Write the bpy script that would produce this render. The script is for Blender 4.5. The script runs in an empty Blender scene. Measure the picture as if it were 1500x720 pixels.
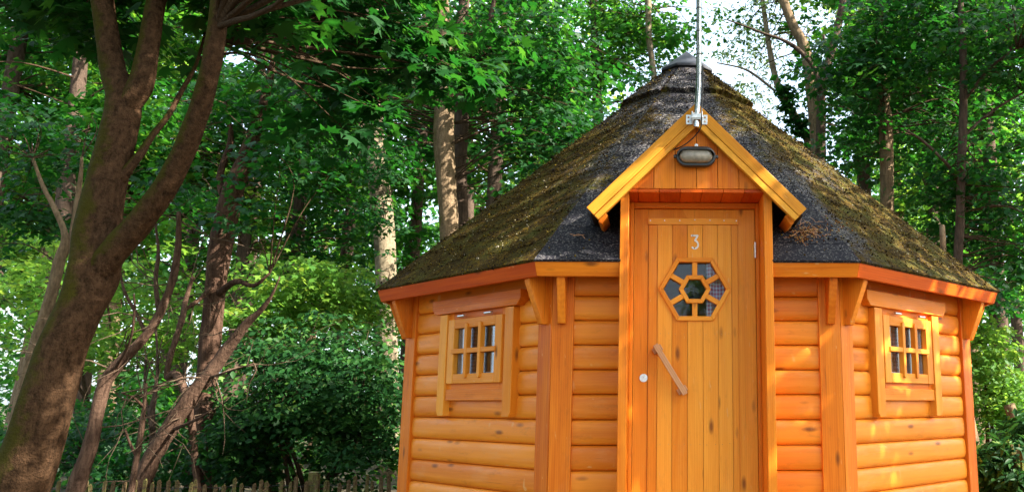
import bpy, bmesh, math, random
import numpy as np
from mathutils import Vector, noise as mnoise

random.seed(11)
rng = np.random.default_rng(11)
R = math.radians
scene = bpy.context.scene
COL = scene.collection
T8 = math.tan(R(22.5))
ZC = 1.15                                     # camera height

# ---------------------------------------------------------------- camera
F, X0, Y0, PITCH = 1246.62, 1001.76, 361.79, 0.180439
cam = bpy.data.cameras.new('camera')
cam.sensor_width = 36.0
cam.lens = 36.0 * F / 1500
cam.shift_x = (750 - X0) / 1500
cam.shift_y = (Y0 - 360) / 1500
cam.clip_end = 2000
cam.clip_start = 0.05
camo = bpy.data.objects.new('camera', cam)
camo.location = (0, 0, ZC)
camo.rotation_euler = (math.pi / 2 + PITCH, 0, 0)
COL.objects.link(camo)
scene.camera = camo

def W(px, py, d):
    """world point seen at a photo pixel, d metres in front (world y)"""
    a, u = (px - X0) / F, -(py - Y0) / F
    c, s = math.cos(PITCH), math.sin(PITCH)
    v = Vector((a, c - u * s, s + u * c)) * (d / (c - u * s))
    return Vector((v.x, v.y, v.z + ZC))

def mpp(py, d):
    u = -(py - Y0) / F
    c, s = math.cos(PITCH), math.sin(PITCH)
    return d / (c - u * s) / F                # metres per pixel there

# ---------------------------------------------------------------- objects
def link(o, parent=None):
    COL.objects.link(o)
    if parent is not None:
        o.parent = parent
    return o

def thing(name, label, cat, loc=(0, 0, 0), rz=0, group=None, kind=None):
    o = bpy.data.objects.new(name, None)
    o.location = loc
    o.rotation_euler = (0, 0, rz)
    o.empty_display_size = 0.2
    return tag(link(o), label, cat, group, kind)

def tag(o, label, cat=None, group=None, kind=None):
    if label: o['label'] = label
    if cat: o['category'] = cat
    if group: o['group'] = group
    if kind: o['kind'] = kind
    return o

def copy_tree(o, parent=None):
    c = o.copy()
    COL.objects.link(c)
    if parent is not None:
        c.parent = parent
    for ch in list(o.children):
        copy_tree(ch, c)
    return c

# ---------------------------------------------------------------- numpy noise
def _h(ix, iy, iz, seed):
    n = (ix * 374761393 + iy * 668265263 + iz * 2147483647 + seed * 974634533) & 0xFFFFFFFF
    n = ((n ^ (n >> 13)) * 1274126177) & 0xFFFFFFFF
    return ((n ^ (n >> 16)) & 0xFFFF) / 65535.0

def vnoise(p, seed=0):
    p = np.asarray(p, float)
    i = np.floor(p).astype(np.int64)
    f = p - i
    f = f * f * (3 - 2 * f)
    r = 0
    for dx in (0, 1):
        for dy in (0, 1):
            for dz in (0, 1):
                w = (f[:, 0] if dx else 1 - f[:, 0]) * (f[:, 1] if dy else 1 - f[:, 1]) * (f[:, 2] if dz else 1 - f[:, 2])
                r = r + w * _h(i[:, 0] + dx, i[:, 1] + dy, i[:, 2] + dz, seed)
    return r

def fbm(p, seed=0, oct=3):
    p = np.asarray(p, float)
    a, r, t = 1.0, 0, 0
    for k in range(oct):
        r = r + a * vnoise(p * 2 ** k, seed + k)
        t += a
        a *= .5
    return r / t

# ---------------------------------------------------------------- materials
class NT:
    def __init__(s, name):
        s.m = bpy.data.materials.new(name)
        s.m.use_nodes = True
        s.t = s.m.node_tree
        s.t.nodes.clear()
        s.out = s.n('ShaderNodeOutputMaterial')
    def n(s, k, **kw):
        nd = s.t.nodes.new(k)
        for a, b in kw.items():
            if a.startswith('i_'):
                nd.inputs[a[2:].replace('_', ' ')].default_value = b
            else:
                setattr(nd, a, b)
        return nd
    def l(s, a, b): s.t.links.new(a, b)
    def noise(s, vec, scale, detail=4, rough=.6, dist=0):
        nd = s.n('ShaderNodeTexNoise')
        nd.inputs['Scale'].default_value = scale
        nd.inputs['Detail'].default_value = detail
        nd.inputs['Roughness'].default_value = rough
        nd.inputs['Distortion'].default_value = dist
        if vec is not None: s.l(vec, nd.inputs['Vector'])
        return nd.outputs['Fac']
    def mapping(s, vec, scale=(1, 1, 1), rot=(0, 0, 0), loc=(0, 0, 0)):
        nd = s.n('ShaderNodeMapping')
        nd.inputs['Scale'].default_value = scale
        nd.inputs['Rotation'].default_value = rot
        nd.inputs['Location'].default_value = loc
        s.l(vec, nd.inputs['Vector'])
        return nd.outputs['Vector']
    def ramp(s, fac, stops, interp='LINEAR'):
        nd = s.n('ShaderNodeValToRGB')
        e = nd.color_ramp.elements
        nd.color_ramp.interpolation = interp
        while len(e) > 1: e.remove(e[-1])
        for k, (p, c) in enumerate(stops):
            el = e[0] if k == 0 else e.new(p)
            el.position = p
            if not hasattr(c, '__len__'): c = (c, c, c)
            el.color = (*c[:3], 1)
        s.l(fac, nd.inputs[0])
        return nd.outputs['Color']
    def mix(s, fac, a, b, blend='MIX'):
        nd = s.n('ShaderNodeMix', data_type='RGBA', blend_type=blend)
        for sock, v in ((nd.inputs[0], fac), (nd.inputs[6], a), (nd.inputs[7], b)):
            if isinstance(v, (int, float)): sock.default_value = v
            elif isinstance(v, tuple): sock.default_value = (*v[:3], 1)
            else: s.l(v, sock)
        return nd.outputs[2]
    def math(s, op, a, b=None, clamp=False):
        nd = s.n('ShaderNodeMath', operation=op, use_clamp=clamp)
        for k, v in enumerate((a, b)):
            if v is None: continue
            if isinstance(v, (int, float)): nd.inputs[k].default_value = v
            else: s.l(v, nd.inputs[k])
        return nd.outputs[0]
    def attr(s, name):
        nd = s.n('ShaderNodeAttribute', attribute_name=name)
        return nd
    def bump(s, h, strength=.3, dist=.01, normal=None):
        nd = s.n('ShaderNodeBump')
        nd.inputs['Strength'].default_value = strength
        nd.inputs['Distance'].default_value = dist
        s.l(h, nd.inputs['Height'])
        if normal is not None: s.l(normal, nd.inputs['Normal'])
        return nd.outputs[0]
    def principled(s, col, rough=.5, normal=None, **kw):
        b = s.n('ShaderNodeBsdfPrincipled')
        for sock, v in (('Base Color', col), ('Roughness', rough)):
            if isinstance(v, (int, float)): b.inputs[sock].default_value = v
            elif isinstance(v, tuple): b.inputs[sock].default_value = (*v[:3], 1)
            else: s.l(v, b.inputs[sock])
        if normal is not None: s.l(normal, b.inputs['Normal'])
        for k, v in kw.items(): b.inputs[k.replace('_', ' ')].default_value = v
        return b
    def done(s, sh):
        s.l(sh.outputs[0] if hasattr(sh, 'outputs') else sh, s.out.inputs['Surface'])
        return s.m

def wood(name, light, dark, knot=(.17, .045, .008), weather=None, rough=.42, scuff=.25, wear=.3, spec=.16):
    t = NT(name)
    gc = t.attr('gc').outputs['Vector']
    bt = t.attr('bt').outputs['Fac']
    # fine fibre along the board and broad flame of the rings
    fib = t.noise(t.mapping(gc, (3, 90, 90)), 1, 5, .65)
    ring = t.noise(t.mapping(gc, (.9, 15, 15)), 1, 4, .6, 1.2)
    wv = t.n('ShaderNodeTexWave', wave_type='BANDS', bands_direction='Y')
    wv.inputs['Scale'].default_value = 1.0
    wv.inputs['Distortion'].default_value = 5.5
    wv.inputs['Detail'].default_value = 3
    wv.inputs['Detail Scale'].default_value = .9
    t.l(t.mapping(gc, (1.1, 26, 26)), wv.inputs['Vector'])
    g = t.math('ADD', t.math('MULTIPLY', ring, .72), t.math('ADD', t.math('MULTIPLY', wv.outputs['Fac'], .10), t.math('MULTIPLY', fib, .28)))
    g = t.math('ADD', g, t.math('MULTIPLY', t.math('SUBTRACT', bt, .5), .46))
    c = t.ramp(g, [(.28, dark), (.52, tuple((a + b) / 2 for a, b in zip(light, dark))), (.78, light)])
    # knots
    vo = t.n('ShaderNodeTexVoronoi', feature='F1')
    vo.inputs['Scale'].default_value = 1
    vo.inputs['Randomness'].default_value = 1
    t.l(t.mapping(gc, (3.1, 9.0, 9.0)), vo.inputs['Vector'])
    kd = t.math('ADD', vo.outputs['Distance'], t.math('MULTIPLY', t.math('SUBTRACT', fib, .5), .06))
    kf = t.ramp(kd, [(.05, 1), (.09, .6), (.155, 0)])
    c = t.mix(t.math('MULTIPLY', kf, .85), c, knot)
    # worn, slightly milky patches of the stain and darker runs
    sc = t.ramp(t.noise(t.mapping(gc, (2.2, 6, 6)), 1, 5, .7), [(.56, 0), (.74, 1)])
    c = t.mix(t.math('MULTIPLY', sc, scuff), c, (.72, .33, .12))
    st = t.ramp(t.noise(t.mapping(gc, (5, 17, 17), loc=(7, 3, 1)), 1, 6, .75), [(.30, 1), (.44, 0)])
    c = t.mix(t.math('MULTIPLY', st, wear), c, (.20, .055, .012))
    scr = t.ramp(t.noise(t.mapping(gc, (14, 70, 4), rot=(0, 0, .7)), 1, 2, .5), [(.70, 0), (.76, 1)])
    c = t.mix(t.math('MULTIPLY', scr, .5), c, (.75, .42, .16))
    if weather:
        wm = t.ramp(t.noise(t.mapping(gc, (3, 10, 10), loc=(2, 9, 4)), 1, 5, .7), [(.42, 0), (.66, 1)])
        c = t.mix(t.math('MULTIPLY', wm, weather[1]), c, weather[0])
    chk = t.ramp(t.noise(t.mapping(gc, (1.6, 75, 75), loc=(4, 1, 8)), 1, 3, .5), [(.69, 0), (.72, 1)])
    chk = t.math('MULTIPLY', chk, t.ramp(t.noise(t.mapping(gc, (1.2, 7, 7)), 1, 2), [(.48, 0), (.62, 1)]))
    c = t.mix(t.math('MULTIPLY', chk, .55), c, (.12, .03, .006))
    nrm = t.bump(t.math('ADD', fib, t.math('MULTIPLY', kf, .5)), .35, .0025)
    rr = t.ramp(t.noise(t.mapping(gc, (4, 20, 20)), 1, 4, .6), [(.3, rough - .1), (.7, rough + .18)])
    return t.done(t.principled(c, rr, nrm, Specular_IOR_Level=spec))

AMBER = wood('stained_pine', (.80, .240, .016), (.54, .105, .004), scuff=.18)
LOGW = wood('stained_log', (.84, .275, .022), (.64, .160, .008), scuff=.42, wear=.32, rough=.38, spec=.22)
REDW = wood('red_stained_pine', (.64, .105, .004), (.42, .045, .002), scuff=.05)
PALE = wood('weathered_pine', (.76, .34, .035), (.56, .19, .012), weather=((.40, .24, .02), .3), scuff=.10)
DOORW = wood('door_pine', (.84, .330, .034), (.66, .190, .010), scuff=.14, wear=.18)
HANDW = wood('bare_pine', (.58, .30, .15), (.36, .16, .07), scuff=.1, rough=.55)
INW = wood('inner_pine', (.20, .08, .03), (.10, .035, .012), scuff=.0)

def simple(name, col, rough=.5, metal=0, bump=None, vary=None):
    t = NT(name)
    tc = t.n('ShaderNodeTexCoord').outputs['Object']
    n = t.noise(tc, bump[0] if bump else 30, 5, .6)
    c = t.mix(t.ramp(n, [(.3, 0), (.7, 1)]), tuple(x * (1 - (vary or .15)) for x in col), tuple(min(1, x * (1 + (vary or .15))) for x in col))
    nr = t.bump(n, bump[1], bump[2]) if bump else None
    return t.done(t.principled(c, rough, nr, Metallic=metal))

STEEL = simple('brushed_steel', (.62, .61, .60), .22, 1, (60, .08, .002))
ZINC = simple('zinc_plate', (.66, .66, .66), .38, 1, (120, .2, .001), .2)
BLACKP = simple('black_plastic', (.018, .018, .02), .38, 0, (90, .1, .001), .3)
RUBBER = simple('cable_rubber', (.015, .014, .014), .5)
FELT = simple('roofing_felt', (.018, .020, .030), .62, 0, (140, .4, .003), .25)
LENS = simple('lamp_lens', (.26, .23, .19), .25, 0, (40, .15, .003), .3)
ENAMEL = simple('white_enamel', (.75, .72, .66), .35, 0, (200, .2, .001), .2)
PUTTY = simple('white_paint', (.72, .74, .74), .5)

def m_glass():
    t = NT('window_glass')
    lw = t.n('ShaderNodeFresnel')
    lw.inputs['IOR'].default_value = 1.5
    f = t.math('MULTIPLY', lw.outputs[0], .6, True)
    tr = t.n('ShaderNodeBsdfTransparent')
    tr.inputs[0].default_value = (.80, .86, .92, 1)
    tc = t.n('ShaderNodeTexCoord').outputs['Object']
    gl = t.n('ShaderNodeBsdfGlossy')
    gl.inputs['Roughness'].default_value = .02
    t.l(t.bump(t.noise(tc, 3, 2), .05, .02), gl.inputs['Normal'])
    df = t.n('ShaderNodeBsdfDiffuse')
    df.inputs[0].default_value = (.30, .34, .38, 1)
    m0 = t.n('ShaderNodeMixShader')
    t.l(t.math('MULTIPLY', t.ramp(t.noise(tc, 9, 6, .7), [(.45, 0), (.8, 1)]), .04), m0.inputs[0])
    t.l(tr.outputs[0], m0.inputs[1]); t.l(df.outputs[0], m0.inputs[2])
    m = t.n('ShaderNodeMixShader')
    t.l(f, m.inputs[0]); t.l(m0.outputs[0], m.inputs[1]); t.l(gl.outputs[0], m.inputs[2])
    return t.done(m)
GLASS = m_glass()

def m_gingham(name, a, b):
    t = NT(name)
    gc = t.attr('gc').outputs['Vector']
    sp = t.n('ShaderNodeSeparateXYZ')
    t.l(t.mapping(gc, (45, 45, 45)), sp.inputs[0])
    fx = t.math('GREATER_THAN', t.math('FRACT', sp.outputs[0]), .5)
    fy = t.math('GREATER_THAN', t.math('FRACT', sp.outputs[1]), .5)
    s_ = t.math('MULTIPLY', t.math('ADD', fx, fy), .5)
    c = t.mix(s_, b, a)
    return t.done(t.principled(c, .9))
GING = m_gingham('gingham_cloth', (.50, .07, .14), (.85, .80, .82))
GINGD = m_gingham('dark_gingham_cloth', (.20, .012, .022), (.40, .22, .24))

def m_shingle():
    t = NT('mossy_shingle')
    tc = t.n('ShaderNodeTexCoord').outputs['Object']
    moss = t.attr('moss').outputs['Fac']
    # mineral granules
    v = t.n('ShaderNodeTexVoronoi', feature='F1')
    v.inputs['Scale'].default_value = 150
    t.l(tc, v.inputs['Vector'])
    gran = v.outputs['Color']
    sg = t.n('ShaderNodeSeparateColor'); t.l(gran, sg.inputs[0])
    patch = t.noise(tc, 5, 5, .65)
    thr = t.math('ADD', sg.outputs[0], t.math('MULTIPLY', t.math('SUBTRACT', patch, .5), .5))
    light = t.ramp(thr, [(.72, 0), (1.0, 1)])
    base = t.mix(t.noise(tc, 90, 4), (.007, .007, .010), (.034, .032, .042))
    base = t.mix(t.math('MULTIPLY', t.math('MULTIPLY', light, t.ramp(moss, [(.0, .38), (.14, .8)])), 1.0), base, (.34, .315, .29))
    # moss and needle litter, in its own patches
    mcol = t.ramp(t.noise(tc, 60, 6, .75), [(.30, (.007, .005, .003)), (.5, (.036, .021, .005)), (.62, (.115, .072, .004)), (.78, (.21, .155, .015))])
    mcol = t.mix(t.ramp(t.noise(tc, 7, 4), [(.45, 0), (.7, .7)]), mcol, (.07, .075, .014))
    mm = t.math('ADD', moss, t.math('MULTIPLY', t.math('SUBTRACT', t.noise(tc, 26, 6, .75), .5), 1.5))
    mf = t.ramp(mm, [(.40, 0), (.66, 1)])
    c = t.mix(mf, base, mcol)
    h = t.math('ADD', t.math('MULTIPLY', t.noise(tc, 120, 5, .7), 1.0), t.math('MULTIPLY', t.noise(tc, 34, 5, .7), 1.4))
    nr = t.bump(h, .9, .007)
    return t.done(t.principled(c, t.ramp(mf, [(0, .72), (1, .95)]), nr, Specular_IOR_Level=.10))
SHINGLE = m_shingle()

def m_rnd(name, stops, rough=.9):
    t = NT(name)
    c = t.ramp(t.attr('rnd').outputs['Fac'], stops)
    return t.done(t.principled(c, rough, None, Specular_IOR_Level=.05))
MOSSB = m_rnd('moss_tuft', [(0, (.010, .009, .009)), (.35, (.018, .010, .004)), (.6, (.055, .033, .005)), (.8, (.14, .095, .007)), (.94, (.26, .20, .06)), (1, (.32, .28, .2))])
LITTER = m_rnd('dry_litter', [(0, (.05, .02, .008)), (.4, (.22, .08, .02)), (.75, (.30, .15, .05)), (1, (.38, .27, .12))])

def m_bark(name, c0, c1, moss=None, scale=1.0, pale=None, rough=.9, stretch=.22, bstr=.8):
    t = NT(name)
    tc = t.n('ShaderNodeTexCoord').outputs['Object']
    ms = t.mapping(tc, (scale, scale, scale * stretch))
    n1 = t.noise(ms, 26, 7, .72)
    n2 = t.noise(tc, 3.2 * scale, 5, .65)
    n3 = t.noise(t.mapping(tc, (scale, scale, scale * 1.6)), 14, 4, .6)
    c = t.mix(t.ramp(n1, [(.3, 0), (.68, 1)]), c0, c1)
    c = t.mix(t.math('MULTIPLY', t.ramp(n3, [(.55, 0), (.72, 1)]), .35), c, tuple(x * .55 for x in c0))
    if pale:
        c = t.mix(t.ramp(n2, [(.48, 0), (.62, .8)]), c, pale)
    if moss:
        mv = t.attr('mo').outputs['Fac']
        mf = t.math('ADD', mv, t.math('MULTIPLY', t.math('SUBTRACT', t.noise(tc, 6, 8, .78), .5), 2.2))
        mc = t.mix(t.noise(tc, 45, 4), moss, tuple(x * 1.9 for x in moss))
        c = t.mix(t.ramp(mf, [(.40, 0), (.72, .9)]), c, mc)
    h = t.math('ADD', n1, t.math('ADD', t.math('MULTIPLY', t.noise(tc, 70 * scale, 3), .35), t.math('MULTIPLY', n3, .9)))
    return t.done(t.principled(c, rough, t.bump(h, bstr, .018), Specular_IOR_Level=.04))
BARK_A = m_bark('mossy_brown_bark', (.014, .0085, .005), (.095, .052, .027), moss=(.030, .028, .004), scale=1.4, stretch=.6, bstr=1.0)
BARK_B = m_bark('grey_brown_bark', (.07, .050, .030), (.25, .175, .105), moss=(.06, .06, .012), scale=1.2)
BARK_C = m_bark('pale_bark', (.10, .078, .05), (.30, .245, .165), pale=(.07, .055, .035), scale=1.0)
BARK_D = m_bark('dark_bark', (.035, .026, .02), (.11, .075, .055), moss=(.03, .035, .01), scale=1.0)
BARK_E = m_bark('shaggy_bark', (.02, .011, .008), (.13, .075, .05), scale=1.6, stretch=.10, bstr=1.0)
BARK_F = m_bark('bare_brown_bark', (.03, .017, .012), (.14, .085, .058), scale=1.8, stretch=.2)
TWIGM = m_bark('twig_bark', (.025, .016, .010), (.10, .065, .04), scale=4)
TWIGP = m_bark('dead_twig_bark', (.04, .027, .018), (.17, .12, .08), scale=4)
FENCEM = m_bark('weathered_chestnut', (.05, .032, .015), (.20, .14, .075), moss=(.10, .12, .03), scale=2.5, stretch=.12)

def m_leaf(name, stops, tstops, trans=.42, rough=.5, spec=.22):
    t = NT(name)
    r = t.attr('rnd').outputs['Fac']
    c = t.ramp(r, stops)
    p = t.principled(c, rough, None, Specular_IOR_Level=spec)
    tl = t.n('ShaderNodeBsdfTranslucent')
    t.l(t.ramp(r, tstops), tl.inputs[0])
    m = t.n('ShaderNodeMixShader')
    m.inputs[0].default_value = trans
    t.l(p.outputs[0], m.inputs[1]); t.l(tl.outputs[0], m.inputs[2])
    return t.done(m)
LEAF = m_leaf('maple_leaf', [(0, (.004, .030, .009)), (.6, (.009, .054, .011)), (1, (.024, .090, .013))],
              [(0, (.012, .12, .012)), (.6, (.035, .20, .016)), (1, (.11, .30, .02))], .38)
LEAF_FAR = m_leaf('wood_leaf', [(0, (.005, .036, .009)), (.6, (.013, .066, .011)), (1, (.04, .12, .015))],
              [(0, (.025, .18, .016)), (.6, (.08, .30, .02)), (1, (.24, .42, .03))], .45)
LEAF_BRIGHT = m_leaf('sunlit_leaf', [(0, (.04, .13, .02)), (.6, (.08, .20, .025)), (1, (.15, .26, .03))],  # sunlit look put into the colour: brighter and yellower than the other leaves
              [(0, (.14, .36, .03)), (.6, (.26, .46, .05)), (1, (.42, .52, .06))], .5)
LEAF_PALE = m_leaf('feathery_leaf', [(0, (.06, .15, .03)), (.6, (.12, .22, .04)), (1, (.2, .28, .06))],  # pale green imitates far leaves washed out by the bright sky
              [(0, (.25, .45, .10)), (.6, (.40, .52, .15)), (1, (.5, .55, .2))], .55)
LEAF_DARK = m_leaf('evergreen_leaf', [(0, (.005, .028, .008)), (.6, (.013, .054, .012)), (.9, (.034, .098, .016)), (1, (.10, .15, .02))],
              [(0, (.02, .10, .02)), (1, (.07, .2, .03))], .22, .48, .10)
def m_ground():
    t = NT('forest_floor')
    tc = t.n('ShaderNodeTexCoord').outputs['Object']
    c = t.ramp(t.noise(tc, 2.5, 8, .7), [(.3, (.018, .012, .006)), (.5, (.06, .04, .018)), (.62, (.035, .06, .014)), (.8, (.10, .07, .03))])
    return t.done(t.principled(c, .95, t.bump(t.noise(tc, 9, 8, .7), .8, .06)))
GROUND = m_ground()

# ---------------------------------------------------------------- board builder
class MB:
    def __init__(s): s.v, s.f, s.g, s.b = [], [], [], []
    def raw(s, pts, faces, gl):
        o = len(s.v)
        s.v += [tuple(p) for p in pts]
        s.f += [tuple(i + o for i in f) for f in faces]
        off = (random.uniform(0, 60), random.uniform(0, 60), random.uniform(0, 60))
        s.g += [(g[0] + off[0], g[1] + off[1], g[2] + off[2]) for g in gl]
        s.b += [random.random()] * len(pts)
        return s
    def prism(s, poly, o, U, V, Wd, depth, grain='u'):
        o, U, V, Wd = Vector(o), Vector(U), Vector(V), Vector(Wd)
        n = len(poly)
        seg = 1
        pts, gl = [], []
        for k in (0, 1):
            for x, y in poly:
                pts.append(o + U * x + V * y + Wd * (depth * k))
                w = depth * k
                gl.append({'u': (x, y, w), 'v': (y, x, w), 'w': (w, x, y)}[grain])
        fs = [tuple(range(n - 1, -1, -1)), tuple(range(n, 2 * n))]
        fs += [(k, (k + 1) % n, n + (k + 1) % n, n + k) for k in range(n)]
        return s.raw(pts, fs, gl)
    def hexa(s, p, grain=None):
        """p: 4 points bottom loop then 4 points of top loop"""
        d = (Vector(p[1]) - Vector(p[0])).normalized() if grain is None else Vector(grain)
        gl = []
        e1 = d.orthogonal().normalized(); e2 = d.cross(e1)
        for q in p:
            q = Vector(q); gl.append((q.dot(d), q.dot(e1), q.dot(e2)))
        return s.raw(p, [(3, 2, 1, 0), (4, 5, 6, 7), (0, 1, 5, 4), (1, 2, 6, 5), (2, 3, 7, 6), (3, 0, 4, 7)], gl)
    def tube(s, path, r, sides=10, cap=True):
        path = [Vector(p) for p in path]
        rs = r if hasattr(r, '__len__') else [r] * len(path)
        pts, gl, fs = [], [], []
        L = 0
        up = None
        for k, p in enumerate(path):
            a = path[max(0, k - 1)]; b = path[min(len(path) - 1, k + 1)]
            d = (b - a).normalized()
            if up is None: up = d.orthogonal().normalized()
            up = (up - d * up.dot(d)).normalized()
            sd = d.cross(up)
            if k: L += (p - path[k - 1]).length
            for j in range(sides):
                an = 2 * math.pi * j / sides
                pts.append(p + (up * math.cos(an) + sd * math.sin(an)) * rs[k])
                gl.append((L, rs[k] * math.cos(an), rs[k] * math.sin(an)))
        for k in range(len(path) - 1):
            for j in range(sides):
                a, b = k * sides + j, k * sides + (j + 1) % sides
                fs.append((a, b, b + sides, a + sides))
        if cap:
            fs.append(tuple(range(sides - 1, -1, -1)))
            fs.append(tuple(range((len(path) - 1) * sides, len(path) * sides)))
        return s.raw(pts, fs, gl)
    def build(s, name, mat, parent=None, bevel=.003, seg=2, angle=38, smooth=True):
        me = bpy.data.meshes.new(name)
        me.from_pydata(s.v, [], s.f)
        bm = bmesh.new(); bm.from_mesh(me)
        bmesh.ops.recalc_face_normals(bm, faces=bm.faces)
        bm.to_mesh(me); bm.free()
        a = me.attributes.new('gc', 'FLOAT_VECTOR', 'POINT')
        a.data.foreach_set('vector', np.array(s.g, np.float32).ravel())
        a = me.attributes.new('bt', 'FLOAT', 'POINT')
        a.data.foreach_set('value', np.array(s.b, np.float32))
        me.materials.append(mat)
        if smooth:
            me.polygons.foreach_set('use_smooth', [True] * len(me.polygons))
            me.set_sharp_from_angle(angle=R(angle))
        o = link(bpy.data.objects.new(name, me), parent)
        if bevel:
            m = o.modifiers.new('bevel', 'BEVEL')
            m.width = bevel; m.segments = seg; m.limit_method = 'ANGLE'; m.angle_limit = R(40)
            m.harden_normals = False
        return o

ZV = Vector((0, 0, 1))
def frame(phi):
    p = R(phi)
    return Vector((math.sin(p), -math.cos(p), 0)), Vector((math.cos(p), math.sin(p), 0))
def board(mb, phi, t0, t1, z0, z1, a0, a1, grain='v'):
    n, t = frame(phi)
    return mb.prism([(t0, z0), (t1, z0), (t1, z1), (t0, z1)], n * a0, t, ZV, n, a1 - a0, grain)
def plate(mb, phi, poly, a0, a1, grain='v'):
    n, t = frame(phi)
    return mb.prism(poly, n * a0, t, ZV, n, a1 - a0, grain)

# ================================================================ THE CABIN
AXY = Vector((0.0221, 6.57478, 0))
YAW = 0.025345
cabin = thing('log_cabin', 'eight-sided orange log cabin with mossy pointed roof and a small gabled porch', 'cabin', AXY, YAW)

AW, CH = 1.862, .1338
WIN = {-45: .068, 45: -.087}

def log(mb, phi, t0, t1, z0, z1):
    n, t = frame(phi)
    h = z1 - z0
    poly = [(1.80, z0 + .001)]
    N = 14
    for k in range(N + 1):
        v = -1 + 2 * k / N
        v = math.copysign(abs(v) ** .72, v)
        poly.append((1.876 + .019 * max(0, 1 - abs(v) ** 3.4) ** .62, z0 + h * .5 + v * (h * .5 - .0018)))
    poly.append((1.80, z1 - .001))
    # a slow wander along the board
    mb.prism(poly, t * t1, n, ZV, -t, t1 - t0, 'w')

for phi in (0, 45, 90, 135, 180, -135, -90, -45):
    mb = MB()
    mb2 = MB()
    for k in range(-1, 13):
        z1 = AW - CH * k
        z0 = z1 - CH
        spans = [(-.72, .72)]
        if phi == 0: spans = [(-.72, -.385), (.385, .72)]
        if phi in WIN and 1 <= k <= 4:
            c = WIN[phi]
            spans = [(-.72, c - .315), (c + .315, .72)]
        for a, b in spans:
            log(mb2 if phi == 0 and a > 0 else mb, phi, a, b, z0, z1)
    mb.build('log_wall', LOGW, cabin, bevel=0, angle=50)
    if phi == 0: mb2.build('log_wall', LOGW, cabin, bevel=0, angle=50)

# corner posts: two boards mitred on the corner
def line_isect(n1, a1, n2, a2):
    det = n1.x * n2.y - n1.y * n2.x
    return Vector(((a1 * n2.y - a2 * n1.y) / det, (n1.x * a2 - n2.x * a1) / det, 0))
for phi in (0, 45, 90, 135, 180, -135, -90, -45):
    n1, t1 = frame(phi); n2, t2 = frame(phi + 45)
    mb = MB()
    co, ci = line_isect(n1, 1.912, n2, 1.912), line_isect(n1, 1.80, n2, 1.80)
    g = (n1 + n2).normalized().cross(ZV) * .0012
    for (n, t, sg) in ((n1, t1, 1), (n2, t2, -1)):
        a = n * 1.912 + t * (.672 * sg); b = n * 1.80 + t * (.672 * sg)
        s_ = g if (a - co).dot(g) > 0 else -g
        P = [a, co + s_, ci + s_, b]
        ang = sum((P[k].x * P[(k + 1) % 4].y - P[k].y * P[(k + 1) % 4].x) for k in range(4))
        if ang < 0: P.reverse()
        mb.prism([(p.x, p.y) for p in P], (0, 0, .18), (1, 0, 0), (0, 1, 0), (0, 0, 1), 1.80, 'w')
    mb.build('corner_post', AMBER, cabin)
    # eave brackets, one on each side of the corner
    for (n, t, sg) in ((n1, t1, 1), (n2, t2, -1)):
        mb = MB()
        tt = .734 * sg
        poly = [(1.905, 1.572), (1.948, 1.572), (2.045, 1.80), (2.045, 1.86), (1.905, 1.96)]
        mb.prism(poly, t * (tt + .022), n, ZV, -t, .044, 'v')
        mb.build('eave_bracket', AMBER, cabin)

# floor and base ring under the walls
mb = MB()
oc = [(n * 1.86 + t * (1.86 * T8)) for n, t in (frame(p) for p in range(0, 360, 45))]
mb.prism([(p.x, p.y) for p in oc], (0, 0, .10), (1, 0, 0), (0, 1, 0), (0, 0, 1), .12)
mb.build('floor', INW, cabin, bevel=0)

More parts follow.
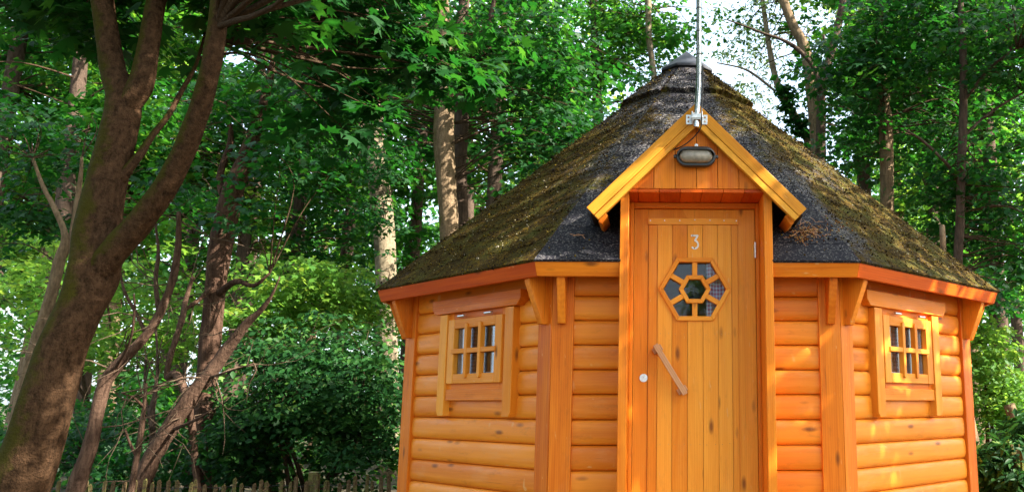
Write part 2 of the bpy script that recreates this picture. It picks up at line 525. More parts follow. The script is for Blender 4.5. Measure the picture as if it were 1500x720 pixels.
# ---------------------------------------------------------------- roof
EA, EZ, AZ = 2.105, 1.892, 3.963
SL = (AZ - EZ) / EA
def roof_part():
    slope_n = [(f_[0] * SL + ZV).normalized() for f_ in (frame(p) for p in range(0, 360, 45))]
    V, Fc, M = [], [], []
    NC = 17
    for fi, phi in enumerate(range(0, 360, 45)):
        n, t = frame(phi)
        nn = slope_n[fi]
        vis = phi in (0, 45, 90, 270, 315)
        NU = 110 if vis else 24
        NS = 6 if vis else 2
        n_, t_, nn_ = np.array(n), np.array(t), np.array(nn)
        for c in range(NC):
            s0, s1 = c / NC, min(1.0, (c + 1.25) / NC)
            us = np.linspace(-1, 1, NU + 1)
            rows = []
            for j in range(-1, NS + 1):
                q = max(j, 0) / NS
                s = s0 + (s1 - s0) * q
                ap = EA * (1 - s) * .97 + .0 + (EA * .03) * (1 - s)
                z = EZ + (AZ - .055 - EZ) * s
                half = ap * T8
                p = n_[None] * ap + t_[None] * (us * half)[:, None] + np.array([[0, 0, z]])
                lift = .003 * (1 - q) + .002
                if c >= 13: lift += .038 - .02 * max(0, (s - .77) / .23)      # the upper tier sits on top
                if c == 13 and j == -1: lift = .0
                # soften the hips, wander the butt edge
                mo = fbm(p * 2.1, 3, 3)
                lump = (fbm(p * np.array([16, 16, 16]), 5, 4) - .5)
                fine = (vnoise(p * 42, 9) - .5)
                side = {0: .24, 45: .95, 90: .9, 270: .8, 315: .92}.get(phi, .8)
                # clean felt low on the front, between porch and corner
                mm = side + (mo - .5) * 1.1
                if phi == 0:
                    x = us * half
                    low = np.clip((2.42 - z) / .35, 0, 1)
                    mm = mm - low * 1.2
                    mm = mm + np.clip((np.abs(us) - .60) / .4, 0, 1) * .34 * np.clip((z - 2.0) / .5, .25, 1)
                if phi in (45, 315):
                    near = us if phi == 315 else -us
                    mm = mm - np.clip((near - .35) / .65, 0, 1) * .40
                    if phi == 315: mm = mm - np.clip((z - 2.25) / 1.3, 0, 1) * .42
                mm = np.clip(mm, 0, 1)
                amp = .005 + .009 * mm
                off = lift + lump * amp + fine * .008 * (.3 + mm)
                wob = (vnoise(np.c_[us * 9 + c * 7, us * 0 + phi, us * 0 + c], 4) - .5) * .02
                edge = 1 - np.clip((np.abs(us) - .9) / .1, 0, 1) ** 2 * .55
                off = off * edge
                if j == -1: off = off * 0 - .010
                down = (n_ - np.array([0, 0, 1]) * SL)
                down = down / np.linalg.norm(down)
                dn = wob * (1 if j <= 0 and c > 0 else 0)
                p = p + nn_[None] * off[:, None] + down[None] * dn[:, None]
                rows.append((p, mm))
            o = sum(len(x) for x in V)
            for p, mm in rows:
                V.append(p); M.append(mm)
            nu = NU + 1
            for r in range(len(rows) - 1):
                a = o + r * nu + np.arange(NU)
                q4 = np.c_[a, a + 1, a + 1 + nu, a + nu]
                if phi == 0:                                    # open under the porch roof
                    cc = (rows[r][0][:-1] + rows[r + 1][0][1:]) / 2
                    ax = np.abs(cc[:, 0] + .008)
                    q4 = q4[~((ax < .40) & (cc[:, 2] < 2.70 - ax * .98))]
                Fc.append(q4)
    V = np.concatenate(V); M = np.concatenate(M); Fc = np.concatenate(Fc)
    me = npmesh('roof', V, Fc)
    a = me.attributes.new('moss', 'FLOAT', 'POINT'); a.data.foreach_set('value', M.astype(np.float32))
    me.materials.append(SHINGLE)
    me.polygons.foreach_set('use_smooth', [True] * len(me.polygons))
    me.set_sharp_from_angle(angle=R(60))
    ro = link(bpy.data.objects.new('roof', me), cabin)
    # moss tufts, grit and needles lying in the shingles
    P, RN, SZ = [], [], []
    cnt = 0
    idx = rng.choice(np.unique(Fc), 120000)
    vv = V[idx] + rng.normal(0, .010, (len(idx), 3))
    keep = rng.random(len(idx)) < (.14 + .86 * M[idx])
    keep &= (vv[:, 1] < 1.0) & (vv[:, 2] < 3.74) & (vv[:, 2] > 1.885) & (np.abs(vv[:, 2] - 3.43) > .035)
    # keep the felt under the porch rakes almost bare
    vv, mm = vv[keep], M[idx][keep]
    sz = rng.gamma(2, .0008, len(vv)) + .0011
    rn = np.clip(rng.normal(.38, .22, len(vv)) + (rng.random(len(vv)) < .10) * .45 + (mm - .6) * .15, 0, 1)
    blobs('moss', MOSSB, ro, vv, sz, rn)['kind'] = 'stuff'
    return ro

def npmesh(name, V, Fq):
    me = bpy.data.meshes.new(name)
    V = np.asarray(V, np.float32)
    me.vertices.add(len(V)); me.vertices.foreach_set('co', V.ravel())
    Fq = np.asarray(Fq)
    k = Fq.shape[1]
    me.loops.add(Fq.size); me.loops.foreach_set('vertex_index', Fq.astype(np.int32).ravel())
    me.polygons.add(len(Fq))
    me.polygons.foreach_set('loop_start', (np.arange(len(Fq)) * k).astype(np.int32))
    me.update(calc_edges=True)
    me.validate()
    return me

def rot_from(nrm, ang):
    """matrices whose z is nrm, spun by ang; returns (N,3,3) with columns x,y,z"""
    nrm = nrm / np.linalg.norm(nrm, axis=1, keepdims=True)
    ref = np.where(np.abs(nrm[:, 2:3]) < .95, np.array([[0, 0, 1.]]), np.array([[1., 0, 0]]))
    x = np.cross(ref, nrm); x /= np.linalg.norm(x, axis=1, keepdims=True)
    y = np.cross(nrm, x)
    c, s = np.cos(ang)[:, None], np.sin(ang)[:, None]
    return np.stack([x * c + y * s, -x * s + y * c, nrm], axis=2)

def blobs(name, mat, parent, pos, size, rnd):
    oc = np.array([[1, 0, 0], [-1, 0, 0], [0, 1, 0], [0, -1, 0], [0, 0, 1], [0, 0, -1]], float)
    tr = np.array([[0, 2, 4], [2, 1, 4], [1, 3, 4], [3, 0, 4], [2, 0, 5], [1, 2, 5], [3, 1, 5], [0, 3, 5]])
    n = len(pos)
    M_ = rot_from(rng.normal(size=(n, 3)), rng.random(n) * 6.28)
    sc = rng.uniform(.5, 1.9, (n, 6, 1)) * np.asarray(size)[:, None, None]
    v = np.einsum('nij,kj->nki', M_, oc) * sc + pos[:, None, :]
    f = tr[None] + (np.arange(n) * 6)[:, None, None]
    me = npmesh(name, v.reshape(-1, 3), f.reshape(-1, 3))
    a = me.attributes.new('rnd', 'FLOAT', 'POINT')
    a.data.foreach_set('value', np.repeat(rnd, 6).astype(np.float32))
    me.materials.append(mat)
    return link(bpy.data.objects.new(name, me), parent)

roof = roof_part()
# felt cap on the very top
mb = MB()
ring = []
for p in range(0, 360, 45):
    n, t = frame(p); ring.append(n * .205 + t * (.205 * T8))
zc = AZ + .012
capz = zc - .205 * SL * .90
pts = [tuple(q + ZV * capz) for q in ring] + [tuple(q + ZV * (capz - .02)) for q in ring] + [(0, 0, zc + .005), (0, 0, capz - .02)]
fs = [(k, (k + 1) % 8, 16) for k in range(8)] + [(k + 8, (k + 1) % 8 + 8, (k + 1) % 8, k) for k in range(8)] + [((k + 1) % 8 + 8, k + 8, 17) for k in range(8)]
mb.raw(pts, fs, pts)
mb.build('roof_cap', FELT, roof, bevel=.004)
# boarded underside and fascia
CX = -.008
for phi in range(0, 360, 45):
    n, t = frame(phi)
    def P(ap, z, sg): return n * ap + t * (ap * T8 * sg) + ZV * z
    zz = lambda ap: EZ + (EA - ap) * SL - .035 - .02 * (1 - ap / EA)
    def Q(ap, z, tt): return n * ap + t * tt + ZV * z
    def band(u0, u1, mat):
        mb = MB()
        e = lambda ap, u: ap * T8 * u if abs(u) > .99 else u
        mb.hexa([Q(2.070, 1.812, e(2.070, u0)), Q(2.070, 1.812, e(2.070, u1)), Q(2.046, 1.812, e(2.046, u1)), Q(2.046, 1.812, e(2.046, u0)),
                 Q(2.096, 1.889, e(2.096, u0)), Q(2.096, 1.889, e(2.096, u1)), Q(2.072, 1.889, e(2.072, u1)), Q(2.072, 1.889, e(2.072, u0))], t)
        mb.build('fascia_board', mat, roof, bevel=.002)
    def deck(u0, u1, a0, a1):
        mb = MB()
        e = lambda ap, u: ap * T8 * u if abs(u) > .99 else u
        mb.hexa([Q(a0, zz(a0) - .03, e(a0, u0)), Q(a0, zz(a0) - .03, e(a0, u1)), Q(a1, zz(a1) - .03, e(a1, u1)), Q(a1, zz(a1) - .03, e(a1, u0)),
                 Q(a0, zz(a0), e(a0, u0)), Q(a0, zz(a0), e(a0, u1)), Q(a1, zz(a1), e(a1, u1)), Q(a1, zz(a1), e(a1, u0))], t)
        mb.build('soffit', REDW, roof, bevel=0)
    if phi == 0:
        band(-1, CX - .4095, AMBER); band(CX + .4095, .999, AMBER)
        deck(-1, CX - .4095, 2.06, 1.2); deck(CX + .4095, 1, 2.06, 1.2); deck(-1, 1, 1.199, .05)
    else:
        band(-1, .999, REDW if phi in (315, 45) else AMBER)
        deck(-1, 1, 2.06, .05)

# ---------------------------------------------------------------- porch gable
CX = -.008
GA = 2.17
porch_parts = []
def rake(sg):
    mb = MB()
    ap, tipz, half = 2.752, 2.165, .585
    L = Vector((half, tipz - ap)).normalized()      # along the rake in (x,z)
    Nn = Vector((-L.y, L.x)) * -1                   # downward-inward
    if Nn.y > 0: Nn = -Nn
    for (w0, w1, a1) in ((.0, .058, GA), (.0592, .092, GA - .0025)):
        a = Vector((0, ap)) + Vector((0, -1)) * (w0 / abs(Nn.y)); b = Vector((0, ap)) + Vector((0, -1)) * (w1 / abs(Nn.y))
        c = Vector((half, tipz)) + Nn * w1; d = Vector((half, tipz)) + Nn * w0
        poly = [(CX + sg * (p.x + .0008), p.y) for p in (a, b, c, d)]
        if sg > 0: poly.reverse()
        n, t = frame(0)
        U = Vector((L.x * sg, 0, L.y)); V_ = Vector((-L.y * sg, 0, L.x)) if sg > 0 else Vector((L.y * 1, 0, L.x))
        # express in the rake's own axes so the grain follows it
        P2 = []
        for x, z in poly:
            q = Vector((x, 0, z)); P2.append((q.dot(U), q.dot(V_)))
        a_ = sum(P2[k][0] * P2[(k + 1) % 4][1] - P2[k][1] * P2[(k + 1) % 4][0] for k in range(4))
        mb.prism(P2, n * 2.135, U, V_, n, a1 - 2.135, 'u')
    return mb.build('rake_board', PALE, cabin)
rake(-1); rake(1)
# gable boarding
mb = MB()
for k in range(-4, 4):
    x0, x1 = CX + k * .115 + .0012, CX + (k + 1) * .115 - .0012
    top = lambda x: 2.752 - .075 - abs(x - CX) * 1.0
    pts = [(x0, 2.283), (x1, 2.283)]
    if top(x0) < 2.29 and top(x1) < 2.29: continue
    pts = [(x0, 2.283), (x1, 2.283), (x1, max(2.286, top(x1))), (x0, max(2.286, top(x0)))]
    plate(mb, 0, pts, 2.095, 2.12, 'v')
mb.build('gable_boarding', AMBER, cabin, bevel=.0025)
# porch ceiling
mb = MB()
for k in range(-4, 4):
    x0, x1 = CX + k * .115 + .001 + .03, CX + (k + 1) * .115 - .001 + .03
    x0, x1 = max(x0, CX - .362), min(x1, CX + .362)
    if x1 - x0 < .01: continue
    n, t = frame(0)
    mb.hexa([(x0, -2.118, 2.262), (x1, -2.118, 2.262), (x1, -1.83, 2.262), (x0, -1.83, 2.262),
             (x0, -2.118, 2.281), (x1, -2.118, 2.281), (x1, -1.83, 2.281), (x0, -1.83, 2.281)], (0, 1, 0))
mb.build('porch_ceiling', REDW, cabin, bevel=.002)
for sg in (-1, 1):
    mb = MB()
    x0, x1 = sorted((CX + sg * .363, CX + sg * .409))
    board(mb, 0, x0, x1, .12, 2.278, 1.80, 2.105)
    mb.build('porch_post', AMBER, cabin)
    # slope of the small roof, running back into the main roof
    mb = MB()
    h = .590
    e0, e1 = Vector((CX + sg * .004, 0, 2.722)), Vector((CX + sg * (h - .012), 0, 2.722 - 1.003 * (h - .012)))
    nn = Vector((sg * .70, 0, .714)) * .022
    lo = nn * -1.0
    q = [e0 + lo, e1 + lo, e1 + nn * .6, e0 + nn * .6]
    mb.hexa([p + Vector((0, -2.162, 0)) for p in q] + [p + Vector((0, -1.15, 0)) for p in q], (0, 1, 0))
    mb.build('porch_roof', FELT, cabin)
    mb = MB()
    xa = CX + sg * .525
    mb.hexa([(xa - sg * .02, -2.12, 2.085), (xa, -2.12, 2.10), (xa, -1.80, 2.10), (xa - sg * .02, -1.80, 2.085),
             (xa - sg * .05, -2.12, 2.135), (xa - sg * .03, -2.12, 2.15), (xa - sg * .03, -1.80, 2.15), (xa - sg * .05, -1.80, 2.135)], (0, 1, 0))
    mb.build('eave_board', AMBER, cabin)
# ---------------------------------------------------------------- door
mb = MB()
for sg in (-1, 1):
    x0, x1 = sorted((CX + sg * .342, CX + sg * .3625))
    board(mb, 0, x0, x1, .15, 2.26, 1.80, 1.885)
board(mb, 0, CX - .3415, CX + .3415, 2.229, 2.2605, 1.80, 1.885, 'u')
mb.build('door_frame', AMBER, cabin)
HX, HZ = -.009, 1.770
hexv = lambda r, k: (HX + r * math.cos(R(60 * k)), HZ + r * math.sin(R(60 * k)))
def clip(poly, inside, cut):
    out = []
    for k in range(len(poly)):
        a, b = poly[k], poly[(k + 1) % len(poly)]
        ia, ib = inside(a), inside(b)
        if ia: out.append(a)
        if ia != ib: out.append(cut(a, b))
    return out
def hex_out(poly, r):
    """pieces of a convex poly outside the hexagon"""
    res, rest = [], poly
    ap = r * math.cos(R(30))
    for k in range(6):
        an = R(60 * k + 30); nx, nz = math.cos(an), math.sin(an)
        dd = lambda p: (p[0] - HX) * nx + (p[1] - HZ) * nz - ap
        cut = lambda a, b: tuple(a[i] + (b[i] - a[i]) * dd(a) / (dd(a) - dd(b)) for i in (0, 1))
        o_ = clip(rest, lambda p: dd(p) > 0, cut)
        if len(o_) > 2: res.append(o_)
        rest = clip(rest, lambda p: dd(p) <= 0, cut)
        if len(rest) < 3: break
    return res
door_root = None
mb = MB()
DZ0 = .22
xs = [-.340, -.2605, .2415, .340]
for x0, x1 in ((xs[0], xs[1]), (xs[2], xs[3])):
    board(mb, 0, CX + x0, CX + x1 - .001, DZ0, 2.226, 1.80, 1.862)
for p in hex_out([(CX + xs[1], DZ0), (CX + xs[2], DZ0), (CX + xs[2], 2.226), (CX + xs[1], 2.226)], .195):
    plate(mb, 0, p, 1.82, 1.858)
sx = [-.2585, -.2085, -.1275, -.0415, .0435, .128, .2045, .2405]
door_base = len(mb.v)
def seam_board(mb, poly, a1):
    plate(mb, 0, poly, 1.8585, a1, 'v')
for k in range(len(sx) - 1):
    poly = [(CX + sx[k] + .0012, DZ0), (CX + sx[k + 1] - .0012, DZ0), (CX + sx[k + 1] - .0012, 2.1345), (CX + sx[k] + .0012, 2.1345)]
    # take the hexagon out; pieces of one board keep one grain offset
    st = random.getstate()
    for p in hex_out(poly, .197):
        random.setstate(st)
        seam_board(mb, p, 1.874 if k not in (0, 6) else 1.870)
    random.random()
board(mb, 0, CX - .262, CX + .243, 2.1365, 2.172, 1.8585, 1.880, 'u')
door = mb.build('door', DOORW, cabin, bevel=0)
# hexagon light
mb = MB()
def ringpart(mb, r0, r1, a0, a1):
    for k in range(6):
        p = [hexv(r0, k), hexv(r1, k), hexv(r1, k + 1), hexv(r0, k + 1)]
        n, t = frame(0)
        d = Vector((p[2][0] - p[1][0], 0, p[2][1] - p[1][1])).normalized()
        u, v = d, Vector((d.z * -1, 0, d.x)) * -1
        P2 = [(Vector((x, 0, z)).dot(u), Vector((x, 0, z)).dot(v)) for x, z in p]
        mb.prism(P2, n * a0, u, v, n, a1 - a0, 'u')
ringpart(mb, .174, .203, 1.83, 1.888)
ringpart(mb, .063, .090, 1.845, 1.884)
for k in range(6):
    an = R(60 * k + 30)
    d = Vector((math.cos(an), math.sin(an))); e = Vector((-d.y, d.x))
    r0, r1 = .090 * .866 - .001, .174 * .866 + .002
    poly = [d * r0 - e * .014, d * r1 - e * .014, d * r1 + e * .014, d * r0 + e * .014]
    n, t = frame(0)
    u, v = Vector((d.x, 0, d.y)), Vector((e.x, 0, e.y))
    mb.prism([(r0, -.0145), (r1, -.0145), (r1, .0145), (r0, .0145)], Vector((HX, 0, HZ)) + n * 1.845, u, v, n, .034, 'u')
mb.build('hexagon_frame', DOORW, door, bevel=.003)
mb = MB()
plate(mb, 0, [hexv(.18, k) for k in range(6)], 1.846, 1.850)
mb.build('glass', GLASS, door, bevel=0)
# handle: a slanting bar on two blocks
mb = MB()
n, t = frame(0)
A_, B_ = Vector((-.222, 1.452)), Vector((-.068, 1.203))
d = (B_ - A_).normalized(); e = Vector((-d.y, d.x))
U, V_ = Vector((d.x, 0, d.y)), Vector((e.x, 0, e.y))
o = Vector((A_.x, 0, A_.y))
Lh = (B_ - A_).length
mb.prism([(-.01, -.0155), (Lh + .01, -.0155), (Lh + .01, .0155), (-.01, .0155)], o + n * 1.909, U, V_, n, .024, 'u')
for q in (.0, Lh - .036):
    mb.prism([(q, -.03), (q + .034, -.03), (q + .034, .026), (q, .026)], o + n * 1.875, U, V_, n, .0335, 'v')
mb.build('handle', HANDW, door, bevel=.003)
def disc(mb, phi, t0, z0, r, a0, a1, sides=28):
    plate(mb, phi, [(t0 + r * math.cos(2 * math.pi * k / sides), z0 + r * math.sin(2 * math.pi * k / sides)) for k in range(sides)], a0, a1)
mb = MB()
disc(mb, 0, -.290, 1.283, .0225, 1.861, 1.867)
disc(mb, 0, -.290, 1.286, .0085, 1.867, 1.872)
mb.build('lock', ZINC, door, bevel=.001)
mb = MB()
board(mb, 0, -.2905, -.2895, 1.2815, 1.290, 1.8721, 1.8730)
mb.build('keyhole', BLACKP, door, bevel=0)
mb = MB()
mb.tube([(.330, -1.893, 1.945), (.330, -1.893, 2.035)], .006, 12)
board(mb, 0, .324, .337, 1.955, 2.025, 1.862, 1.890)
mb.build('hinge', ZINC, door, bevel=.001)
# numeral 3
mb = MB()
st = [(-.019, .036), (.016, .036), (.002, .010)]
for k in range(9):
    a = R(80 - k * 27)
    st.append((-.001 + .0195 * math.cos(a), -.0155 + .0225 * math.sin(a)))
def stroke(mb, pts, w, a0, a1):
    for k in range(len(pts) - 1):
        a, b = Vector(pts[k]), Vector(pts[k + 1])
        dd = (b - a).normalized(); ee = Vector((-dd.y, dd.x)) * w
        ex = dd * w * .55
        plate(mb, 0, [tuple(p) for p in (a - ex - ee, b + ex - ee, b + ex + ee, a - ex + ee)], a0, a1 + .0002 * (k % 3))
stroke(mb, [(x + CX, z + 2.037) for x, z in st], .0048, 1.8745, 1.8785)
mb.build('house_number', ENAMEL, door, bevel=0)
mb = MB()
for x, z in ((CX - .012, 2.073), (CX - .002, 2.002)):
    mb = MB(); disc(mb, 0, x, z, .003, 1.8790, 1.8802, 10)
    mb.build('screw', BLACKP, door, bevel=0)
mb = MB()
for x in (-.25, -.17, -.085, .0, .085, .165, .235):
    mb = MB(); disc(mb, 0, CX + x, 2.160 + random.uniform(-.003, .003), .0028, 1.8795, 1.8812, 10)
    mb.build('nail_head', ZINC, door, bevel=0)
for k in range(len(sx) - 1):
    for z in (1.522, .93):
        for dx in (.018, -.018):
            xx = CX + (sx[k] + dx if dx > 0 else sx[k + 1] + dx)
            if k in (0, 6): continue
            mb = MB(); disc(mb, 0, xx, z + random.uniform(-.004, .004), .0020, 1.8735, 1.8746, 8)
            mb.build('nail_head', HANDW, door, bevel=0)

# ---------------------------------------------------------------- windows
for phi, c in WIN.items():
    mb = MB()
    # fixed frame
    b = lambda t0, t1, z0, z1, a0, a1, g: board(mb, phi, c + t0, c + t1, z0, z1, a0, a1, g)
    b(-.335, -.262, 1.192, 1.728, 1.79, 1.915, 'v'); b(.262, .335, 1.192, 1.728, 1.79, 1.915, 'v')
    b(-.261, .261, 1.625, 1.728, 1.79, 1.914, 'u'); b(-.261, .261, 1.192, 1.293, 1.79, 1.914, 'u')
    w = mb.build('window', AMBER, cabin)
    mb = MB()
    b = lambda t0, t1, z0, z1, a0, a1, g: board(mb, phi, c + t0, c + t1, z0, z1, a0, a1, g)
    b(-.288, -.219, 1.264, 1.657, 1.90, 1.936, 'v'); b(.219, .288, 1.264, 1.657, 1.90, 1.936, 'v')
    b(-.2185, .2185, 1.600, 1.6565, 1.90, 1.935, 'u'); b(-.2185, .2185, 1.2645, 1.322, 1.90, 1.935, 'u')
    mb.build('sash', DOORW, w)
    mb = MB()
    for t0 in (-.075, .073):
        plate(mb, phi, [(c + t0 - .0145, 1.302), (c + t0, 1.294), (c + t0 + .0145, 1.302), (c + t0 + .0145, 1.621), (c + t0, 1.628), (c + t0 - .0145, 1.621)], 1.912, 1.947, 'v')
    board(mb, phi, c - .235, c + .235, 1.4455, 1.4745, 1.912, 1.9445, 'u')
    mb.build('glazing_bar', DOORW, w)
    mb = MB()
    board(mb, phi, c - .222, c + .222, 1.316, 1.604, 1.903, 1.907)
    mb.build('glass', GLASS, w, bevel=0)
    # white inner reveal strips
    mb = MB()
    far = -1 if phi < 0 else 1
    board(mb, phi, *sorted((c + far * .200, c + far * .217)), 1.322, 1.60, 1.80, 1.90)
    board(mb, phi, c - .198, c + .198, 1.322, 1.330, 1.80, 1.90)
    mb.build('inner_reveal', PUTTY, w, bevel=0)
    for z0, z1, tl in ((1.070, 1.693, None),):
        for sg in (-1, 1):
            mb = MB()
            i, o_ = c + sg * .302, c + sg * .386
            if phi < 0 and sg > 0: i, o_ = c + .318, c + .402
            P_ = [(i, z0), (o_ - sg * .022, z0), (o_, z0 + .03), (o_, z1), (i, z1)] if sg * phi > 0 else [(i, z0 + .0), (o_ - sg * .02, z0), (o_, z0 + .028), (o_, z1), (i, z1)]
            if sg < 0: P_.reverse()
            plate(mb, phi, P_, 1.880, 1.938, 'v')
            mb.build('side_trim', DOORW, w)
    mb = MB()
    plate(mb, phi, [(c - .44, 1.697), (c + .44, 1.697), (c + .475, 1.735), (c + .475, 1.787), (c - .475, 1.787), (c - .475, 1.735)], 1.880, 1.947, 'u')
    mb.build('head_trim', AMBER, w)
    mb = MB()
    board(mb, phi, c - .300, c + (.316 if phi < 0 else .300), 1.163, 1.231, 1.880, 1.930, 'u')
    mb.build('sill_board', AMBER, w)
    n, t = frame(phi)
    for t0 in (-.135, .155):
        mb = MB()
        p = n * 1.944 + ZV * 1.673
        mb.tube([p + t * (c + t0 - .035), p + t * (c + t0 + .035)], .0085, 12)
        mb.build('hinge', ZINC, w, bevel=.001)

# ---------------------------------------------------------------- curtains (hang inside)
def curtain(label, phi, t0, t1, z0, z1, ap, mat, folds):
    n, t = frame(phi)
    root_m = AXY
    N, Mz = 60, 14
    V, g = [], []
    for j in range(Mz + 1):
        for i in range(N + 1):
            q = i / N
            z = z0 + (z1 - z0) * j / Mz
            d_ = .012 * math.sin(q * folds * 6.283) + .004 * math.sin(q * folds * 15 + z * 9)
            V.append(n * (ap + d_) + t * (t0 + (t1 - t0) * q) + ZV * z)
            g.append((q * (t1 - t0) * 1.25, z, 0))
    fs = [(j * (N + 1) + i, j * (N + 1) + i + 1, (j + 1) * (N + 1) + i + 1, (j + 1) * (N + 1) + i) for j in range(Mz) for i in range(N)]
    me = bpy.data.meshes.new('curtain')
    me.from_pydata([tuple(v) for v in V], [], fs)
    a = me.attributes.new('gc', 'FLOAT_VECTOR', 'POINT'); a.data.foreach_set('vector', np.array(g, np.float32).ravel())
    me.materials.append(mat)
    me.polygons.foreach_set('use_smooth', [True] * len(me.polygons))
    o = link(bpy.data.objects.new('curtain', me))
    o.location = AXY; o.rotation_euler = (0, 0, YAW)
    so = o.modifiers.new('thickness', 'SOLIDIFY'); so.thickness = .0015
    tag(o, label, 'curtain')
curtain('pale checked curtain behind the right side of the hexagon door window', 0, .058, .26, 1.5, 2.05, 1.828, GING, 2.5)
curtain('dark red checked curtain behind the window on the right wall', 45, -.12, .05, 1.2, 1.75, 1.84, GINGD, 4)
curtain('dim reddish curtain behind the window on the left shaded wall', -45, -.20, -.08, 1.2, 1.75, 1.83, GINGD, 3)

# ---------------------------------------------------------------- lamp, pole, cable
def cabin_thing(name, label, cat):
    return thing(name, label, cat, AXY, YAW)
lamp = cabin_thing('bulkhead_lamp', 'oval black bulkhead lamp with cloudy lens on the porch gable', 'wall lamp')
LX, LZ = -.012, 2.449
def stadium(w, h, nseg=14):
    r = h
    pts = []
    for k in range(nseg + 1):
        a = -math.pi / 2 + math.pi * k / nseg
        pts.append((LX + (w - r) + r * math.cos(a), LZ + r * math.sin(a)))
    for k in range(nseg + 1):
        a = math.pi / 2 + math.pi * k / nseg
        pts.append((LX - (w - r) + r * math.cos(a), LZ + r * math.sin(a)))
    return pts
mb = MB()
plate(mb, 0, stadium(.100, .050), 2.1215, 2.150)
mb.build('base', BLACKP, lamp, bevel=.004)
mb = MB()
o1, i1 = stadium(.108, .056), stadium(.090, .039)
n, t = frame(0)
N = len(o1)
pts = [n * 2.150 + t * x + ZV * z for x, z in o1] + [n * 2.176 + t * (LX + (x - LX) * .97) + ZV * (LZ + (z - LZ) * .96) for x, z in o1] + \
      [n * 2.176 + t * x + ZV * z for x, z in i1] + [n * 2.150 + t * x + ZV * z for x, z in i1]
fs = []
for r_ in range(4):
    for k in range(N):
        a, b = r_ * N + k, r_ * N + (k + 1) % N
        q = ((r_ + 1) % 4) * N
        fs.append((a, b, q + (k + 1) % N, q + k))
mb.raw(pts, fs, [tuple(p) for p in pts])
for sg in (-1, 1):
    mb.prism([(LX + sg * .112 - .008, LZ - .008), (LX + sg * .112 + .008, LZ - .008), (LX + sg * .112 + .008, LZ + .008), (LX + sg * .112 - .008, LZ + .008)], n * 2.150, t, ZV, n, .02, 'u')
mb.build('rim', BLACKP, lamp, bevel=.003)
mb = MB()
prof = [(1.0, 2.152), (.99, 2.178), (.93, 2.192), (.78, 2.203), (.5, 2.209), (.15, 2.211)]
s0 = stadium(.0895, .0385)
pts, fs = [], []
for q, a in prof:
    pts += [n * a + t * (LX + (x - LX) * (1 - (1 - q) * .45)) + ZV * (LZ + (z - LZ) * q) for x, z in s0]
for r_ in range(len(prof) - 1):
    for k in range(N):
        fs.append((r_ * N + k, r_ * N + (k + 1) % N, (r_ + 1) * N + (k + 1) % N, (r_ + 1) * N + k))
fs.append(tuple((len(prof) - 1) * N + k for k in range(N)))
mb.raw(pts, fs, [tuple(p) for p in pts])
mb.build('lens', LENS, lamp, bevel=0)
mb = MB()
pts, fs = [], []
up = [(x, z) for x, z in stadium(.096, .045) if z > LZ - .002]
up.sort()
for a, k1 in ((2.174, 1.0), (2.200, .98), (2.213, .8), (2.219, .55)):
    pts += [n * a + t * x + ZV * (LZ + .000 + (z - LZ) * k1) for x, z in up]
nu = len(up)
for r_ in range(3):
    for k in range(nu - 1):
        fs.append((r_ * nu + k, r_ * nu + k + 1, (r_ + 1) * nu + k + 1, (r_ + 1) * nu + k))
mb.raw(pts, fs, [tuple(p) for p in pts])
ho = mb.build('hood', BLACKP, lamp, bevel=0)
so = ho.modifiers.new('thickness', 'SOLIDIFY'); so.thickness = .003
mb = MB()
disc(mb, 0, LX + .004, 2.524, .010, 2.1205, 2.124)
disc(mb, 0, LX + .004, 2.524, .005, 2.124, 2.129, 6)
mb.build('fixing_bolt', ZINC, lamp, bevel=.001)

pole = cabin_thing('metal_pole', 'shiny steel pole clamped to the porch gable peak above the lamp', 'pole')
mb = MB()
pa = [(-.012, -2.205, 2.60), (-.010, -2.206, 2.66), (-.006, -2.203, 2.72), (-.001, -2.196, 2.78), (.003, -2.19, 2.84), (.005, -2.187, 2.92), (.006, -2.186, 3.3), (.006, -2.186, 3.9), (.006, -2.186, 4.45)]
mb.tube(pa, .0150, 24)
mb.build('shaft', STEEL, pole, bevel=0, angle=60)
mb = MB()
for z in (2.905, 3.02, 3.155, 3.29, 3.43, 3.60):
    mb = MB(); mb.tube([(.006, -2.186, z - .003), (.006, -2.186, z), (.006, -2.186, z + .003)], [.0155, .0172, .0155], 24)
    mb.build('joint_ring', RUBBER, pole, bevel=0, angle=60)
mb = MB()
for sg in (-1, 1):
    x0, x1 = sorted((-.008 + sg * .022, -.008 + sg * .058))
    board(mb, 0, x0, x1, 2.625, 2.680, 2.1705, 2.175)
    x0, x1 = sorted((-.008 + sg * .018, -.008 + sg * .023))
    board(mb, 0, x0, x1, 2.630, 2.675, 2.1705, 2.225)
    mb.tube([(-.008 + sg * .026, -2.215, 2.640), (-.008 + sg * .026, -2.215, 2.685)], .005, 10)
board(mb, 0, -.034, .018, 2.636, 2.668, 2.2205, 2.228)
board(mb, 0, -.040, .024, 2.642, 2.650, 2.2285, 2.234)
mb.build('clamp', ZINC, pole, bevel=.0015)
mb = MB()
for sg in (-1, 1):
    for z in (2.664, 2.641):
        mb = MB(); disc(mb, 0, -.008 + sg * .044, z, .005, 2.1752, 2.179, 8)
        mb.build('bolt', HANDW, pole, bevel=0)
cab = cabin_thing('power_cable', 'thin black cable running down the steel pole to the gable boards', 'cable')
mb = MB()
def smooth(pts, n=8):
    P_ = [Vector(p) for p in pts]
    P_ = [P_[0] * 2 - P_[1]] + P_ + [P_[-1] * 2 - P_[-2]]
    out = []
    for k in range(1, len(P_) - 2):
        for j in range(n):
            u = j / n
            a, b, c, d = P_[k - 1:k + 3]
            out.append(.5 * ((2 * b) + (c - a) * u + (2 * a - 5 * b + 4 * c - d) * u * u + (3 * b - a - 3 * c + d) * u ** 3))
    out.append(P_[-2])
    return out
